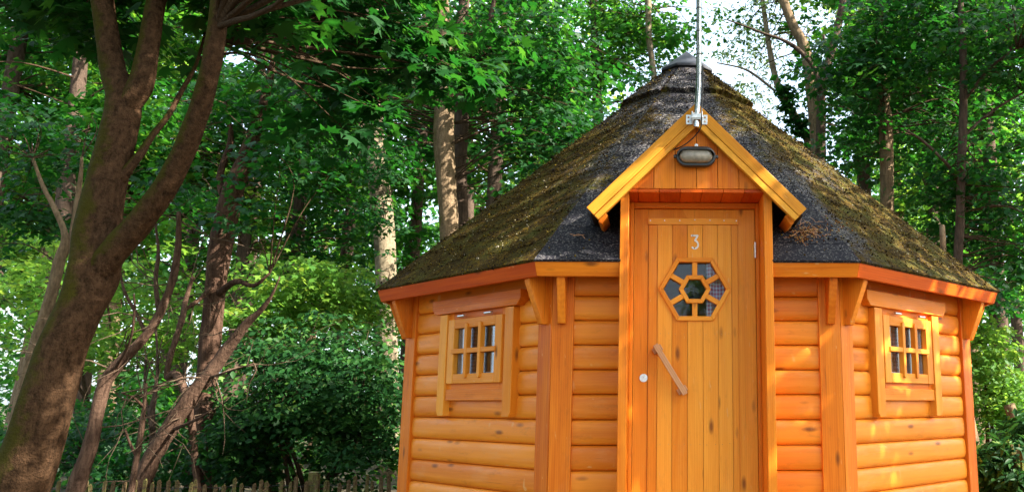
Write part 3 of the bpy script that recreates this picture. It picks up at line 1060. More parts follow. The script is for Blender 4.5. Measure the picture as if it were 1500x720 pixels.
mb.tube(smooth([(.024, -2.19, 2.95), (.023, -2.205, 2.80), (.017, -2.228, 2.70), (.016, -2.236, 2.64), (.010, -2.215, 2.59), (-.03, -2.165, 2.55), (-.085, -2.135, 2.515), (-.13, -2.126, 2.50), (-.155, -2.1235, 2.495)]), .0035, 8)
mb.build('cable', RUBBER, cab, bevel=0)

# litter caught at the foot of the porch roof
def slope_pt(x, ap, lift=.02):
    return Vector((x, -ap, EZ + (EA - ap) * SL + lift))
LV, LS, LR = [], [], []
for k in range(260):
    x = random.gauss(.60, .045) if random.random() < .75 else random.gauss(.72, .10)
    ap = random.gauss(1.93, .035) - (x - .6) * .15
    if ap > 2.09: continue
    LV.append(slope_pt(x, ap, random.uniform(.018, .030))); LS.append(random.uniform(.002, .006)); LR.append(random.random())
lit = blobs('leaf_litter', LITTER, None, np.array([tuple(v) for v in LV]), np.array(LS), np.array(LR))
lit.location = AXY; lit.rotation_euler = (0, 0, YAW)
tag(lit, 'dry brown leaf bits and twigs lying on the roof beside the porch gable', 'leaf litter', kind='stuff')
mb = MB()
tw = MB()
for k in range(34):
    x = random.gauss(.62, .06); ap = random.gauss(1.92, .04)
    a = slope_pt(x, ap, .024); an = random.uniform(0, 6.28); L = random.uniform(.02, .06)
    dn = Vector((0, -1, -SL)).normalized()
    b = a + (Vector((1, 0, 0)) * math.cos(an) + dn * math.sin(an)) * L + Vector((0, 0, .003))
    tw.tube([a, (a + b) / 2 + Vector((0, 0, .004)), b], .0012, 5)
for pts in ([(-.68, 1.97), (-.655, 1.955), (-.63, 1.965), (-.615, 1.985)], [(-.70, 1.955), (-.66, 1.965), (-.62, 1.96)]):
    tw.tube([slope_pt(x, ap, .024) for x, ap in pts], .0014, 5)
two = tw.build('twig_litter', HANDW, None, bevel=0)
two.location = AXY; two.rotation_euler = (0, 0, YAW)
tag(two, 'dry twigs scattered on the dark shingles beside the porch gable', 'twigs', kind='stuff')

# ================================================================ FOLIAGE
def tpl_maple():
    out = [(90, 1.0), (70, .46), (52, .84), (28, .44), (6, .66), (-22, .28), (-60, .20)]
    pts = [(0, 0)]
    for a, r in out: pts.append((r * math.cos(R(a)), r * math.sin(R(a))))
    for a, r in reversed(out[1:]): pts.append((-r * math.cos(R(a)), r * math.sin(R(a))))
    v = np.array([(x, y, -.22 * (x * x + y * y) + .10 * abs(x)) for x, y in pts])
    n = len(pts) - 1
    f = np.array([(0, 1 + k, 1 + (k + 1) % n) for k in range(n)])
    return v * .56, f
def tpl_star():
    out = [(90, 1.0), (62, .50), (40, .80), (5, .42), (-60, .22)]
    pts = [(0, 0)]
    for a, r in out: pts.append((r * math.cos(R(a)), r * math.sin(R(a))))
    for a, r in reversed(out[1:]): pts.append((-r * math.cos(R(a)), r * math.sin(R(a))))
    v = np.array([(x, y, -.2 * (x * x + y * y) + .12 * abs(x)) for x, y in pts])
    n = len(pts) - 1
    f = np.array([(0, 1 + k, 1 + (k + 1) % n) for k in range(n)])
    return v * .56, f
def tpl_oval(w=.30):
    v = np.array([(0, -.5, 0), (w, -.1, .06), (.0, .0, .0), (-w, -.1, .06), (w * .8, .2, .04), (-w * .8, .2, .04), (0, .55, -.1)])
    f = np.array([(0, 1, 2), (0, 2, 3), (1, 4, 2), (2, 5, 3), (2, 4, 6), (2, 6, 5)])
    return v, f
def tpl_dia(w=.36):
    v = np.array([(0, -.5, 0), (w, 0, .08), (0, .55, -.06), (-w, 0, .08)])
    f = np.array([(0, 1, 2), (0, 2, 3)])
    return v, f
MAPLE, STAR, OVAL, DIA = tpl_maple(), tpl_star(), tpl_oval(), tpl_dia()
LANCE = tpl_oval(.17)

def leaf_arrays(cl, tpl, size, tilt=.55, droop=.35):
    """cl rows: cx cy cz R n flat ox oy -> vertices, tris, rnd"""
    v0, f0 = tpl
    cl = np.asarray(cl, float)
    n = cl[:, 4].astype(int)
    idx = np.repeat(np.arange(len(cl)), n)
    N = len(idx)
    Rr = cl[idx, 3]
    ang = rng.random(N) * 6.283
    rad = np.sqrt(rng.random(N)) * Rr
    pos = cl[idx, :3] + np.c_[np.cos(ang) * rad, np.sin(ang) * rad, rng.normal(0, 1, N) * Rr * cl[idx, 5]]
    pos[:, 2] -= droop * (rad ** 2) / np.maximum(Rr, .05) * .6
    # each spray leans its own way, so sprays read as lighter and darker boughs
    lean = rng.normal(0, .30, (len(cl), 2))
    nr = np.c_[rng.normal(0, tilt, N) + lean[idx, 0] + np.cos(ang) * .25, rng.normal(0, tilt, N) + lean[idx, 1] + np.sin(ang) * .25 - .12, np.ones(N)]
    # leaf tip points outward from the spray
    M_ = rot_from(nr, ang * 0)
    tip = np.c_[np.cos(ang), np.sin(ang), -np.full(N, droop)] + rng.normal(0, .5, (N, 3))
    z = M_[:, :, 2]
    y = tip - z * np.sum(tip * z, 1, keepdims=True)
    y /= np.linalg.norm(y, axis=1, keepdims=True) + 1e-9
    x = np.cross(y, z)
    M_ = np.stack([x, y, z], 2)
    sc = size * rng.uniform(.55, 1.25, N)
    v = np.einsum('nij,kj->nki', M_, v0) * sc[:, None, None] + pos[:, None, :]
    f = f0[None] + (np.arange(N) * len(v0))[:, None, None]
    base = rng.random(len(cl))
    rn = np.clip(.5 * base[idx] + .5 * rng.random(N), 0, 1)
    return v.reshape(-1, 3), f.reshape(-1, 3), np.repeat(rn, len(v0))

def tubes_arrays(tubes):
    V, Fq = [], []
    o = 0
    for path, rs, sd in tubes:
        m = MB().tube(path, rs, sd, cap=False)
        V.append(np.array(m.v)); 
        Fq.append(np.array(m.f) + o); o += len(m.v)
    return np.concatenate(V), np.concatenate(Fq)

def crown_mesh(name, parent, base, cl, tpl, size, mat, tubes=(), tilt=.55, droop=.35, twig=None):
    v, f, rn = leaf_arrays(cl, tpl, size, tilt, droop)
    mats = np.zeros(len(f), np.int32)
    if tubes:
        tv, tf = tubes_arrays(tubes)
        tri = np.concatenate([tf[:, [0, 1, 2]], tf[:, [0, 2, 3]]]) + len(v)
        v = np.concatenate([v, tv]); f = np.concatenate([f, tri])
        mats = np.concatenate([mats, np.ones(len(tri), np.int32)])
        rn = np.concatenate([rn, np.zeros(len(tv))])
    me = npmesh(name, v - np.array(base)[None], f)
    a = me.attributes.new('rnd', 'FLOAT', 'POINT'); a.data.foreach_set('value', rn.astype(np.float32))
    me.materials.append(mat); me.materials.append(twig or TWIGM)
    me.polygons.foreach_set('material_index', mats)
    return link(bpy.data.objects.new(name, me), parent)

def sprays(blobs_, thr=.42, seed=0, freq=.9):
    """blobs_: (centre, (rx,ry,rz), n sprays, spray radius, leaves each) -> cluster rows"""
    out = []
    for c, rad, n, sr, k in blobs_:
        got = 0
        for tries in range(12):
            if got >= n: break
            p = rng.normal(size=(n * 2, 3)); p /= np.linalg.norm(p, axis=1, keepdims=True)
            p *= (rng.random((n * 2, 1)) ** (1 / 2.2))
            q = p * np.array(rad)[None] + np.array(c)[None]
            q = q[vnoise(q * freq + 17, seed) > (thr if tries < 11 else -1)][: n - got]
            got += len(q)
            for w in q:
                s_ = sr * random.uniform(.65, 1.3)
                out.append((*w, s_, max(4, int(k * random.uniform(.6, 1.3))), .13, 0, 0))
    return out

def bark_tube(path, radii, sides, seed, rough=.06, moss=0, ring=5, flare=0):
    """smooth displaced trunk: returns V, F, moss attr"""
    P_ = smooth(path, ring)
    n0 = len(radii)
    rr = np.interp(np.linspace(0, n0 - 1, len(P_)), np.arange(n0), radii)
    m = MB().tube(P_, list(rr), sides, cap=True)
    V = np.array(m.v)
    C_ = np.repeat(np.array([tuple(p) for p in P_]), sides, 0)
    D = V - C_
    rad = np.linalg.norm(D, axis=1, keepdims=True)
    nz = D / np.maximum(rad, 1e-6)
    q = V * np.array([1, 1, .45])
    sc = 1.0 / max(.03, float(np.mean(rr)))
    d = (fbm(q * sc * .7, seed, 4) - .5) * 2 * rough * 2.2 + (fbm(V * sc * .35, seed + 9, 2) - .5) * rough * 2.5
    V = C_ + nz * rad * (1 + d[:, None])
    mo = np.clip(.5 - nz[:, 0] * .55 + nz[:, 2] * .2, 0, 1) * moss
    return V, m.f, mo

def trunk_mesh(name, parent, base, segs, mat):
    """segs: list of (V, faces, moss)"""
    VV, FF, MM, o = [], [], [], 0
    for V, f, mo in segs:
        VV.append(V - np.array(base)[None]); MM.append(mo)
        FF += [tuple(i + o for i in q) for q in f]; o += len(V)
    me = bpy.data.meshes.new(name)
    me.from_pydata(np.concatenate(VV).tolist(), [], FF)
    a = me.attributes.new('mo', 'FLOAT', 'POINT'); a.data.foreach_set('value', np.concatenate(MM).astype(np.float32))
    me.materials.append(mat)
    me.polygons.foreach_set('use_smooth', [True] * len(me.polygons))
    return link(bpy.data.objects.new(name, me), parent)

def px_path(pts):
    """(px, py, depth, width px) -> points, radii"""
    return [W(a, b, d) for a, b, d, w in pts], [w * mpp(b, d) / 2 for a, b, d, w in pts]

def to_ground(P_, r_, flare=1.25):
    """extend a path (first point lowest) down to the ground"""
    a, b = P_[0], P_[1]
    dv = (a - b)
    k = max(.05, a.z + .05)
    dx = Vector((dv.x, dv.y, 0)) / max(.1, abs(dv.z)) * k * .6
    g = a + dx; g.z = -.06
    mid = (a + g) / 2
    return [g, mid] + P_, [r_[0] * flare, r_[0] * 1.06] + r_

def twigs_to(cl, anchors, frac=.5, r=.012, sd=5, reach=1.3):
    """thin boughs from the nearest limb or bough out to a share of the sprays"""
    A = [np.array(tuple(a)) for a in anchors]
    tubes = []
    sel = [row for row in cl if random.random() < frac]
    A0 = np.array(A)
    sel.sort(key=lambda q: np.min(np.linalg.norm(A0 - np.array(q[:3]), axis=1)))
    for row in sel:
        c = np.array(row[:3])
        AA = np.array(A)
        d = np.linalg.norm(AA - c, axis=1) + (AA[:, 2] > c[2] + .15) * .8
        a = AA[np.argmin(d)]
        L = np.linalg.norm(c - a)
        if L < .12 or L > reach: continue
        mid = (a + c) / 2 + rng.normal(0, .10 * L, 3) + np.array([0, 0, .10 * L])
        P_ = smooth([a, mid, c], 4)
        rr = np.linspace(r * min(1.5, .45 + L * .5), r * .3, len(P_))
        tubes.append((P_, list(rr), sd))
        A += [np.array(tuple(p)) for p in P_[4:]]
        s_ = row[3]
        for k in range(2):
            e = c + rng.normal(0, .5, 3) * np.array([s_, s_, s_ * .15])
            tubes.append(([Vector(c), Vector((c + e) / 2 + np.array([0, 0, .02])), Vector(e)], [r * .3, r * .22, r * .12], 4))
    return tubes

def bark_tube(path, radii, sides, seed, rough=.06, moss=0, ring=5, flare=0):
    """smooth displaced trunk: returns V, F, moss attr"""
    P_ = smooth(path, ring)
    n0 = len(radii)
    rr = np.interp(np.linspace(0, n0 - 1, len(P_)), np.arange(n0), radii)
    m = MB().tube(P_, list(rr), sides, cap=True)
    V = np.array(m.v)
    C_ = np.repeat(np.array([tuple(p) for p in P_]), sides, 0)
    D = V - C_
    rad = np.linalg.norm(D, axis=1, keepdims=True)
    nz = D / np.maximum(rad, 1e-6)
    q = V * np.array([1, 1, .45])
    sc = 1.0 / max(.03, float(np.mean(rr)))
    d = (fbm(q * sc * .7, seed, 4) - .5) * 2 * rough * 2.2 + (fbm(V * sc * .35, seed + 9, 2) - .5) * rough * 2.5
    V = C_ + nz * rad * (1 + d[:, None])
    mo = np.clip(.5 - nz[:, 0] * .55 + nz[:, 2] * .2, 0, 1) * moss
    return V, m.f, mo

def trunk_mesh(name, parent, base, segs, mat):
    """segs: list of (V, faces, moss)"""
    VV, FF, MM, o = [], [], [], 0
    for V, f, mo in segs:
        VV.append(V - np.array(base)[None]); MM.append(mo)
        FF += [tuple(i + o for i in q) for q in f]; o += len(V)
    me = bpy.data.meshes.new(name)
    me.from_pydata(np.concatenate(VV).tolist(), [], FF)
    a = me.attributes.new('mo', 'FLOAT', 'POINT'); a.data.foreach_set('value', np.concatenate(MM).astype(np.float32))
    me.materials.append(mat)
    me.polygons.foreach_set('use_smooth', [True] * len(me.polygons))
    return link(bpy.data.objects.new(name, me), parent)

def px_path(pts):
    """(px, py, depth, width px) -> points, radii"""
    return [W(a, b, d) for a, b, d, w in pts], [w * mpp(b, d) / 2 for a, b, d, w in pts]

def to_ground(P_, r_, flare=1.25):
    """extend a path (first point lowest) down to the ground"""
    a, b = P_[0], P_[1]
    dv = (a - b)
    k = max(.05, a.z + .05)
    dx = Vector((dv.x, dv.y, 0)) / max(.1, abs(dv.z)) * k * .6
    g = a + dx; g.z = -.06
    mid = (a + g) / 2
    return [g, mid] + P_, [r_[0] * flare, r_[0] * 1.06] + r_

def twigs_to(cl, anchors, frac=.5, r=.012, sd=5):
    """thin boughs from the nearest limb point out to a share of the sprays"""
    A = np.array([tuple(a) for a in anchors])
    tubes = []
    for row in cl:
        if random.random() > frac: continue
        c = np.array(row[:3])
        d = np.linalg.norm((A - c) * np.array([1, 1, .7]) + np.array([0, 0, .0]), axis=1) + (A[:, 2] > c[2] + .1) * 1.2
        a = A[np.argmin(d)]
        L = np.linalg.norm(c - a)
        if L < .15: continue
        mid = (a + c) / 2 + rng.normal(0, .08 * L, 3) + np.array([0, 0, .10 * L])
        P_ = smooth([a, mid, c], 4)
        rr = np.linspace(r * min(1.6, .5 + L * .45), r * .25, len(P_))
        tubes.append((P_, list(rr), sd))
        s_ = row[3]
        for k in range(2):
            e = c + rng.normal(0, .5, 3) * np.array([s_, s_, s_ * .15])
            tubes.append(([Vector(c), Vector((c + e) / 2 + np.array([0, 0, .02])), Vector(e)], [r * .3, r * .22, r * .12], 4))
    return tubes

def bare_twigs(parent, base, anchors, n, mat):
    tb = []
    for k in range(n):
        a = Vector(random.choice(anchors))
        d = Vector((random.gauss(0, 1), random.gauss(0, .7), random.gauss(.25, .7))).normalized()
        L = random.uniform(.25, 1.1)
        P_ = [a]
        for j in range(6):
            d = (d + Vector((random.gauss(0, .22), random.gauss(0, .22), random.gauss(.02, .22)))).normalized()
            P_.append(P_[-1] + d * L / 6)
        r = random.uniform(.003, .008)
        tb.append((P_, list(np.linspace(r, r * .25, 7)), 5))
        if random.random() < .7:
            q = P_[3]; e = (d + Vector((random.gauss(0, .7), random.gauss(0, .7), random.gauss(0, .7)))).normalized()
            tb.append(([q, q + e * L * .2, q + e * L * .38 + Vector((0, 0, .02))], [r * .5, r * .35, r * .15], 4))
    v, f = tubes_arrays(tb)
    me = npmesh('bare_twigs', v - np.array(base)[None], f)
    me.materials.append(mat)
    link(bpy.data.objects.new('bare_twigs', me), parent)['kind'] = 'stuff'

def px_tree(name, label, cat, limbs, mat, crown=None, tpl=STAR, size=.11, leafmat=None, sides=16, moss=0, rough=.06,
            group=None, thr=.42, twfrac=.45, twr=.012, droop=.35, ground=True, limb_parts=True, flare=1.25, tilt=.55, twn=0):
    trunkP, trunkR = px_path(limbs[0])
    if ground: trunkP, trunkR = to_ground(trunkP, trunkR, flare)
    base = Vector((trunkP[0].x, trunkP[0].y, 0))
    root = thing(name, label, cat, base, 0, group)
    sd = random.randint(0, 999)
    trunk_mesh('trunk', root, base, [bark_tube(trunkP, trunkR, sides, sd, rough, moss)], mat)
    anchors = smooth(trunkP, 4)[8:]
    for L in limbs[1:]:
        P_, r_ = px_path(L)
        trunk_mesh('limb', root, base, [bark_tube(P_, r_, max(8, sides - 4), sd + 3, rough, moss)], mat)
        anchors += smooth(P_, 4)
    if crown:
        cl = sprays(crown, thr, sd)
        crown_mesh('crown', root, base, cl, tpl, size, leafmat or LEAF, twigs_to(cl, anchors, twfrac, twr), tilt, droop)
    if twn: bare_twigs(root, base, [p for p in anchors if p.z > .2], twn, TWIGP)
    return root

def B(px, py, d, rx, ry, rd, n, sr, k):
    m = mpp(py, d)
    return (tuple(W(px, py, d)), (rx * m, rd, ry * m), n, sr, k)

# ---- 1. big leaning maple, left foreground
px_tree('maple_tree', 'big brown mossy trunk leaning right in the left foreground and forking into thick limbs', 'tree',
    [[(25, 720, 4.2, 79.1), (60, 620, 4.2, 72.2), (88, 520, 4.22, 61.9), (118, 450, 4.25, 58.5), (136, 400, 4.28, 63.6), (142, 340, 4.3, 60.2), (155, 270, 4.32, 51.6), (173, 200, 4.35, 48.2), (181, 150, 4.38, 44.7), (166, 105, 4.4, 32.7), (158, 55, 4.42, 31.0), (150, 0, 4.45, 29.2), (140, -90, 4.5, 25.8), (120, -260, 4.7, 18.9), (100, -420, 4.9, 10.3)],
     [(178, 170, 4.36, 29.2), (205, 125, 4.36, 32.7), (217, 70, 4.4, 29.2), (230, 0, 4.45, 25.8), (250, -100, 4.6, 22.4), (290, -250, 4.9, 15.5), (330, -380, 5.2, 6.9)],
     [(140, 405, 4.27, 41.3), (172, 362, 4.24, 39.6), (208, 320, 4.2, 36.1), (243, 272, 4.15, 32.7), (272, 215, 4.1, 30.1), (294, 155, 4.05, 28.4), (308, 100, 4.0, 27.5), (318, 40, 4.0, 25.8), (330, -60, 4.1, 22.4), (370, -200, 4.4, 15.5), (420, -330, 4.8, 7.7)],
     [(172, 268, 4.32, 17), (186, 250, 4.32, 14), (204, 228, 4.35, 11.2), (222, 200, 4.45, 8.6), (247, 168, 4.6, 7.7), (268, 130, 4.7, 6.9), (287, 95, 4.8, 5.2), (300, 50, 4.9, 3.4)]],
    BARK_A, sides=44, moss=1.0, rough=.055,
    crown=[B(330, 20, 4.9, 110, 60, .6, 22, .30, 18), B(430, 90, 5.6, 140, 100, .8, 34, .32, 18), B(560, 40, 6.4, 140, 80, .8, 34, .32, 18),
           B(90, 15, 5.2, 130, 60, .7, 26, .3, 24), B(660, 60, 7.0, 90, 70, .6, 20, .28, 22),
           B(300, -220, 5.0, 420, 150, 2.0, 220, .42, 26), B(600, -200, 6.0, 300, 120, 1.6, 90, .42, 24),
           ((.5, 3.0, 5.3), (1.8, 1.5, .7), 100, .40, 26), ((.1, 2.5, 4.1), (1.3, 1.2, .5), 60, .36, 24), ((-.3, 6.4, 7.6), (2.2, 1.8, .8), 80, .42, 26), ((.6, 9.0, 9.0), (2.4, 2.0, .8), 70, .45, 26)],  # blobs in metres: unseen leaves added overhead to shade the trunk and wood
    tpl=MAPLE, size=.20, thr=.40, twfrac=.5, twr=.010, droop=.6, tilt=.5)

# ---- 2. twin trunks behind the left slope of the roof
px_tree('maple_tree', 'smooth grey-brown trunk rising behind the left slope of the cabin roof', 'tree',
    [[(658, 345, 9.6, 27), (654, 270, 9.6, 28), (650, 200, 9.6, 31), (652, 130, 9.6, 26), (652, 60, 9.65, 22), (646, 0, 9.7, 20), (640, -120, 9.9, 14), (640, -240, 10, 6)],
     [(648, 145, 9.6, 14), (638, 105, 9.55, 12), (627, 60, 9.5, 11), (622, 10, 9.4, 9), (610, -60, 9.3, 5)]],
    BARK_B, moss=.5, sides=20, rough=.035,
    crown=[B(520, 150, 9.4, 90, 110, .9, 60, .40, 32), B(790, 90, 9.8, 120, 100, 1.2, 100, .42, 34), B(800, 210, 9.8, 100, 60, .8, 50, .40, 32), B(620, -110, 9.8, 300, 110, 1.6, 110, .48, 32), B(650, 150, 10.9, 60, 130, .4, 26, .4, 28)],
    tpl=STAR, size=.135, thr=.42, twr=.009)
px_tree('maple_tree', 'darker trunk just right of the smooth grey trunk behind the roof', 'tree',
    [[(676, 330, 10.6, 20), (674, 240, 10.6, 19), (676, 170, 10.6, 20), (672, 110, 10.6, 19), (672, 60, 10.6, 17), (680, 0, 10.7, 15), (690, -140, 10.9, 9)],
     [(680, 130, 10.6, 12), (698, 90, 10.5, 9), (715, 40, 10.4, 8), (728, -20, 10.3, 5)]],
    BARK_D, sides=16, rough=.04,
    crown=[B(740, 0, 11.6, 160, 110, .9, 70, .45, 32), ((-2.5, 11, 9.3), (3.2, 2.6, 1.0), 60, .55, 34), ((-6.5, 9.5, 8.6), (3.0, 2.6, 1.0), 50, .55, 34), B(840, 140, 11.6, 130, 90, 1.0, 56, .42, 32)], tpl=STAR, size=.135, thr=.42)  # the two blobs in metres are unseen canopy added to block sky light
# ---- 3. pale trunk between leaves
px_tree('pale_tree', 'pale cream trunk seen through leaves left of the roof corner', 'tree',
    [[(566, 420, 14, 30), (562, 340, 14, 31), (556, 280, 14, 31), (550, 220, 14, 28), (546, 150, 14, 26), (545, 60, 14, 22), (545, -60, 14, 16)]],
    BARK_C, sides=18, rough=.04,
    crown=[B(520, 60, 14.5, 110, 110, 1.6, 70, .5, 36), B(552, 300, 13.2, 40, 120, .3, 40, .34, 24), B(566, 390, 13.3, 30, 50, .25, 10, .28, 20)], tpl=STAR, size=.14, thr=.42)
# ---- 4. shaggy ivy-stem tree
px_tree('shaggy_tree', 'dark shaggy trunk wrapped in old ivy stems left of the dark laurel', 'tree',
    [[(296, 640, 8.6, 32), (302, 560, 8.6, 29), (308, 500, 8.6, 28), (317, 420, 8.6, 27), (326, 345, 8.6, 31), (342, 280, 8.6, 30), (362, 225, 8.6, 24), (382, 165, 8.6, 14), (398, 100, 8.6, 8), (404, 40, 8.6, 4)],
     [(320, 430, 8.55, 10), (345, 412, 8.4, 8), (372, 418, 8.3, 6), (395, 400, 8.3, 3)],
     [(318, 415, 8.55, 8), (290, 440, 8.4, 7), (268, 455, 8.3, 5)],
     [(334, 310, 8.55, 12), (322, 260, 8.6, 10), (338, 205, 8.6, 8), (330, 150, 8.6, 5)]],
    BARK_E, sides=24, rough=.11,
    crown=[B(420, 210, 8.3, 80, 70, .6, 34, .36, 28), B(360, 130, 8.4, 90, 60, .5, 26, .36, 28), B(350, 290, 8.2, 60, 60, .3, 10, .28, 20)], tpl=STAR, size=.125, thr=.42, twr=.009, twn=32)
# ---- 5. leaning dead-looking trunk
px_tree('leaning_tree', 'bare leaning trunk with broken twigs rising from the fence towards the laurel', 'tree',
    [[(205, 715, 7.6, 26), (222, 672, 7.6, 26), (248, 628, 7.6, 25), (275, 588, 7.6, 24), (302, 553, 7.6, 21), (332, 512, 7.6, 17), (360, 475, 7.55, 12), (382, 454, 7.5, 8), (398, 432, 7.45, 4), (410, 405, 7.4, 2)],
     [(278, 585, 7.6, 13), (258, 548, 7.7, 11), (245, 552, 7.8, 9), (250, 520, 7.8, 8), (266, 470, 7.9, 9), (272, 440, 8, 7), (283, 405, 8, 5)],
     [(250, 630, 7.6, 6), (285, 615, 7.4, 4), (310, 600, 7.3, 2)],
     [(300, 555, 7.6, 5), (330, 545, 7.5, 3), (372, 532, 7.4, 2)],
     [(276, 590, 7.6, 11), (282, 630, 7.7, 10), (286, 680, 7.7, 10), (290, 720, 7.7, 10)]],
    BARK_F, sides=16, rough=.10, twn=30)
# ---- 6. slender curving stem
px_tree('curving_tree', 'slender brown stem curving up to the right behind the big foreground trunk', 'tree',
    [[(112, 712, 6.4, 24), (130, 660, 6.4, 20), (140, 615, 6.4, 18), (152, 565, 6.4, 17), (172, 535, 6.4, 17), (200, 506, 6.4, 14), (222, 480, 6.4, 13), (240, 445, 6.4, 11), (254, 405, 6.4, 11), (261, 360, 6.4, 9), (262, 310, 6.4, 6)],
     [(214, 488, 6.4, 6), (200, 460, 6.45, 5), (182, 425, 6.5, 4), (174, 385, 6.6, 3)],
     [(232, 460, 6.4, 6), (228, 410, 6.5, 6), (232, 370, 6.6, 5), (228, 330, 6.7, 3)],
     [(165, 545, 6.4, 5), (190, 500, 6.2, 3.5), (197, 455, 6.1, 3), (196, 430, 6.1, 2)]],
    BARK_F, sides=14, rough=.07,
    crown=[B(250, 270, 6.9, 60, 50, .5, 12, .3, 20)], tpl=STAR, size=.10, twr=.006, twn=30)
# ---- 7. grey slim pair left edge
px_tree('slim_tree', 'slim grey trunk forking behind the big foreground trunk at the left edge', 'tree',
    [[(42, 540, 7.4, 17), (60, 480, 7.4, 16), (76, 430, 7.4, 16), (86, 385, 7.4, 15), (95, 345, 7.4, 9), (80, 305, 7.4, 7), (64, 275, 7.4, 6), (48, 232, 7.4, 4)],
     [(86, 388, 7.4, 11), (104, 350, 7.45, 9), (110, 315, 7.5, 8), (118, 260, 7.5, 6), (120, 230, 7.5, 4)]],
    BARK_B, sides=14, crown=[B(60, 210, 7.8, 90, 80, .8, 40, .35, 28), B(40, 380, 8.0, 60, 80, .6, 22, .33, 26)], tpl=STAR, size=.115, twr=.008)
# ---- 8. small bare saplings by the fence
px_tree('bare_sapling', 'pale bare sapling catching the sun beside the leaning trunk', 'sapling',
    [[(195, 700, 7.2, 9), (200, 672, 7.2, 8), (207, 630, 7.2, 8), (211, 595, 7.2, 6), (214, 560, 7.2, 4)],
     [(200, 668, 7.2, 5), (190, 648, 7.15, 4), (183, 628, 7.1, 3)],
     [(211, 596, 7.2, 4), (196, 582, 7.1, 3), (178, 575, 7.0, 2)]], BARK_F, sides=8, twn=14)
px_tree('bare_sapling', 'dark forked sapling just right of the pale bare one', 'sapling',
    [[(223, 690, 7.8, 9), (224, 640, 7.8, 9), (222, 605, 7.8, 10), (228, 570, 7.8, 6), (231, 530, 7.8, 4), (228, 480, 7.8, 3)],
     [(221, 606, 7.8, 6), (214, 590, 7.8, 5), (212, 560, 7.8, 4), (214, 520, 7.8, 3)]], BARK_D, sides=8, twn=16)
# ---- 9. thin pale stem over the ridge
px_tree('pale_tree', 'thin pale stem standing above the left ridge of the roof', 'tree',
    [[(960, 140, 15, 9), (955, 90, 15, 9), (950, 50, 15, 9), (950, 0, 15, 9), (948, -80, 15, 7)]], BARK_C, sides=10,
    crown=[B(930, 40, 15.5, 110, 90, 1.6, 90, .5, 34)], tpl=STAR, size=.14, leafmat=LEAF_FAR)
# ---- 10. forked pale tree in the sky opening
px_tree('pale_tree', 'pale grey trunk rising in the bright gap right of the pole', 'tree',
    [[(1200, 260, 13, 18), (1194, 185, 13, 17), (1187, 121, 13, 16), (1179, 71, 13, 16), (1162, 37, 13, 14), (1148, 0, 13, 13), (1130, -80, 13, 10), (1120, -180, 13, 5)]],
    BARK_B, sides=14, moss=.2,
    crown=[B(1130, 10, 14.5, 90, 60, 1.6, 40, .45, 30), B(1090, 70, 15, 50, 60, 1.2, 26, .38, 30), B(1230, 60, 14, 50, 60, 1.2, 20, .4, 28), B(1150, 120, 15, 60, 50, 1.0, 18, .36, 28)], tpl=LANCE, size=.11, leafmat=LEAF_PALE, thr=.3, twr=.008)
px_tree('dark_limbed_tree', 'dark trunk with a long arching branch right of the pale grey trunk', 'tree',
    [[(1204, 290, 12, 16), (1202, 225, 12, 16), (1203, 165, 12, 14), (1204, 125, 12, 14), (1217, 79, 12, 12), (1233, 12, 12, 11), (1245, -70, 12, 8)],
     [(1200, 122, 12, 8), (1190, 95, 12, 7), (1168, 72, 12, 7), (1145, 58, 12, 5), (1121, 50, 12, 4), (1095, 40, 12, 3), (1065, 29, 12, 2)],
     [(1217, 82, 12, 6), (1208, 60, 11.9, 4), (1206, 48, 11.9, 3)]],
    BARK_D, sides=12, crown=[B(1230, 160, 12.3, 40, 60, .6, 20, .38, 28), B(1265, 30, 12.3, 50, 60, .8, 26, .4, 28)], tpl=STAR, size=.125)
px_tree('ivy_clad_tree', 'thin leaning stem clad in ivy left of the pale grey trunk', 'tree',
    [[(1190, 230, 14, 15), (1180, 197, 14, 14), (1165, 172, 14, 13), (1150, 148, 14, 12), (1138, 122, 14, 10), (1127, 70, 14, 8), (1117, 0, 14, 7), (1110, -60, 14, 4)],
     [(1136, 134, 14, 4), (1110, 113, 14, 4), (1087, 100, 14, 3), (1050, 92, 14, 2)]],
    BARK_C, sides=10, crown=[B(1152, 150, 13.9, 14, 30, .12, 20, .14, 26), B(1176, 190, 13.9, 18, 28, .14, 20, .16, 26), B(1105, 30, 14.5, 60, 50, 1.0, 14, .4, 24)], tpl=OVAL, size=.10, thr=.2, twfrac=.2, twr=.006)
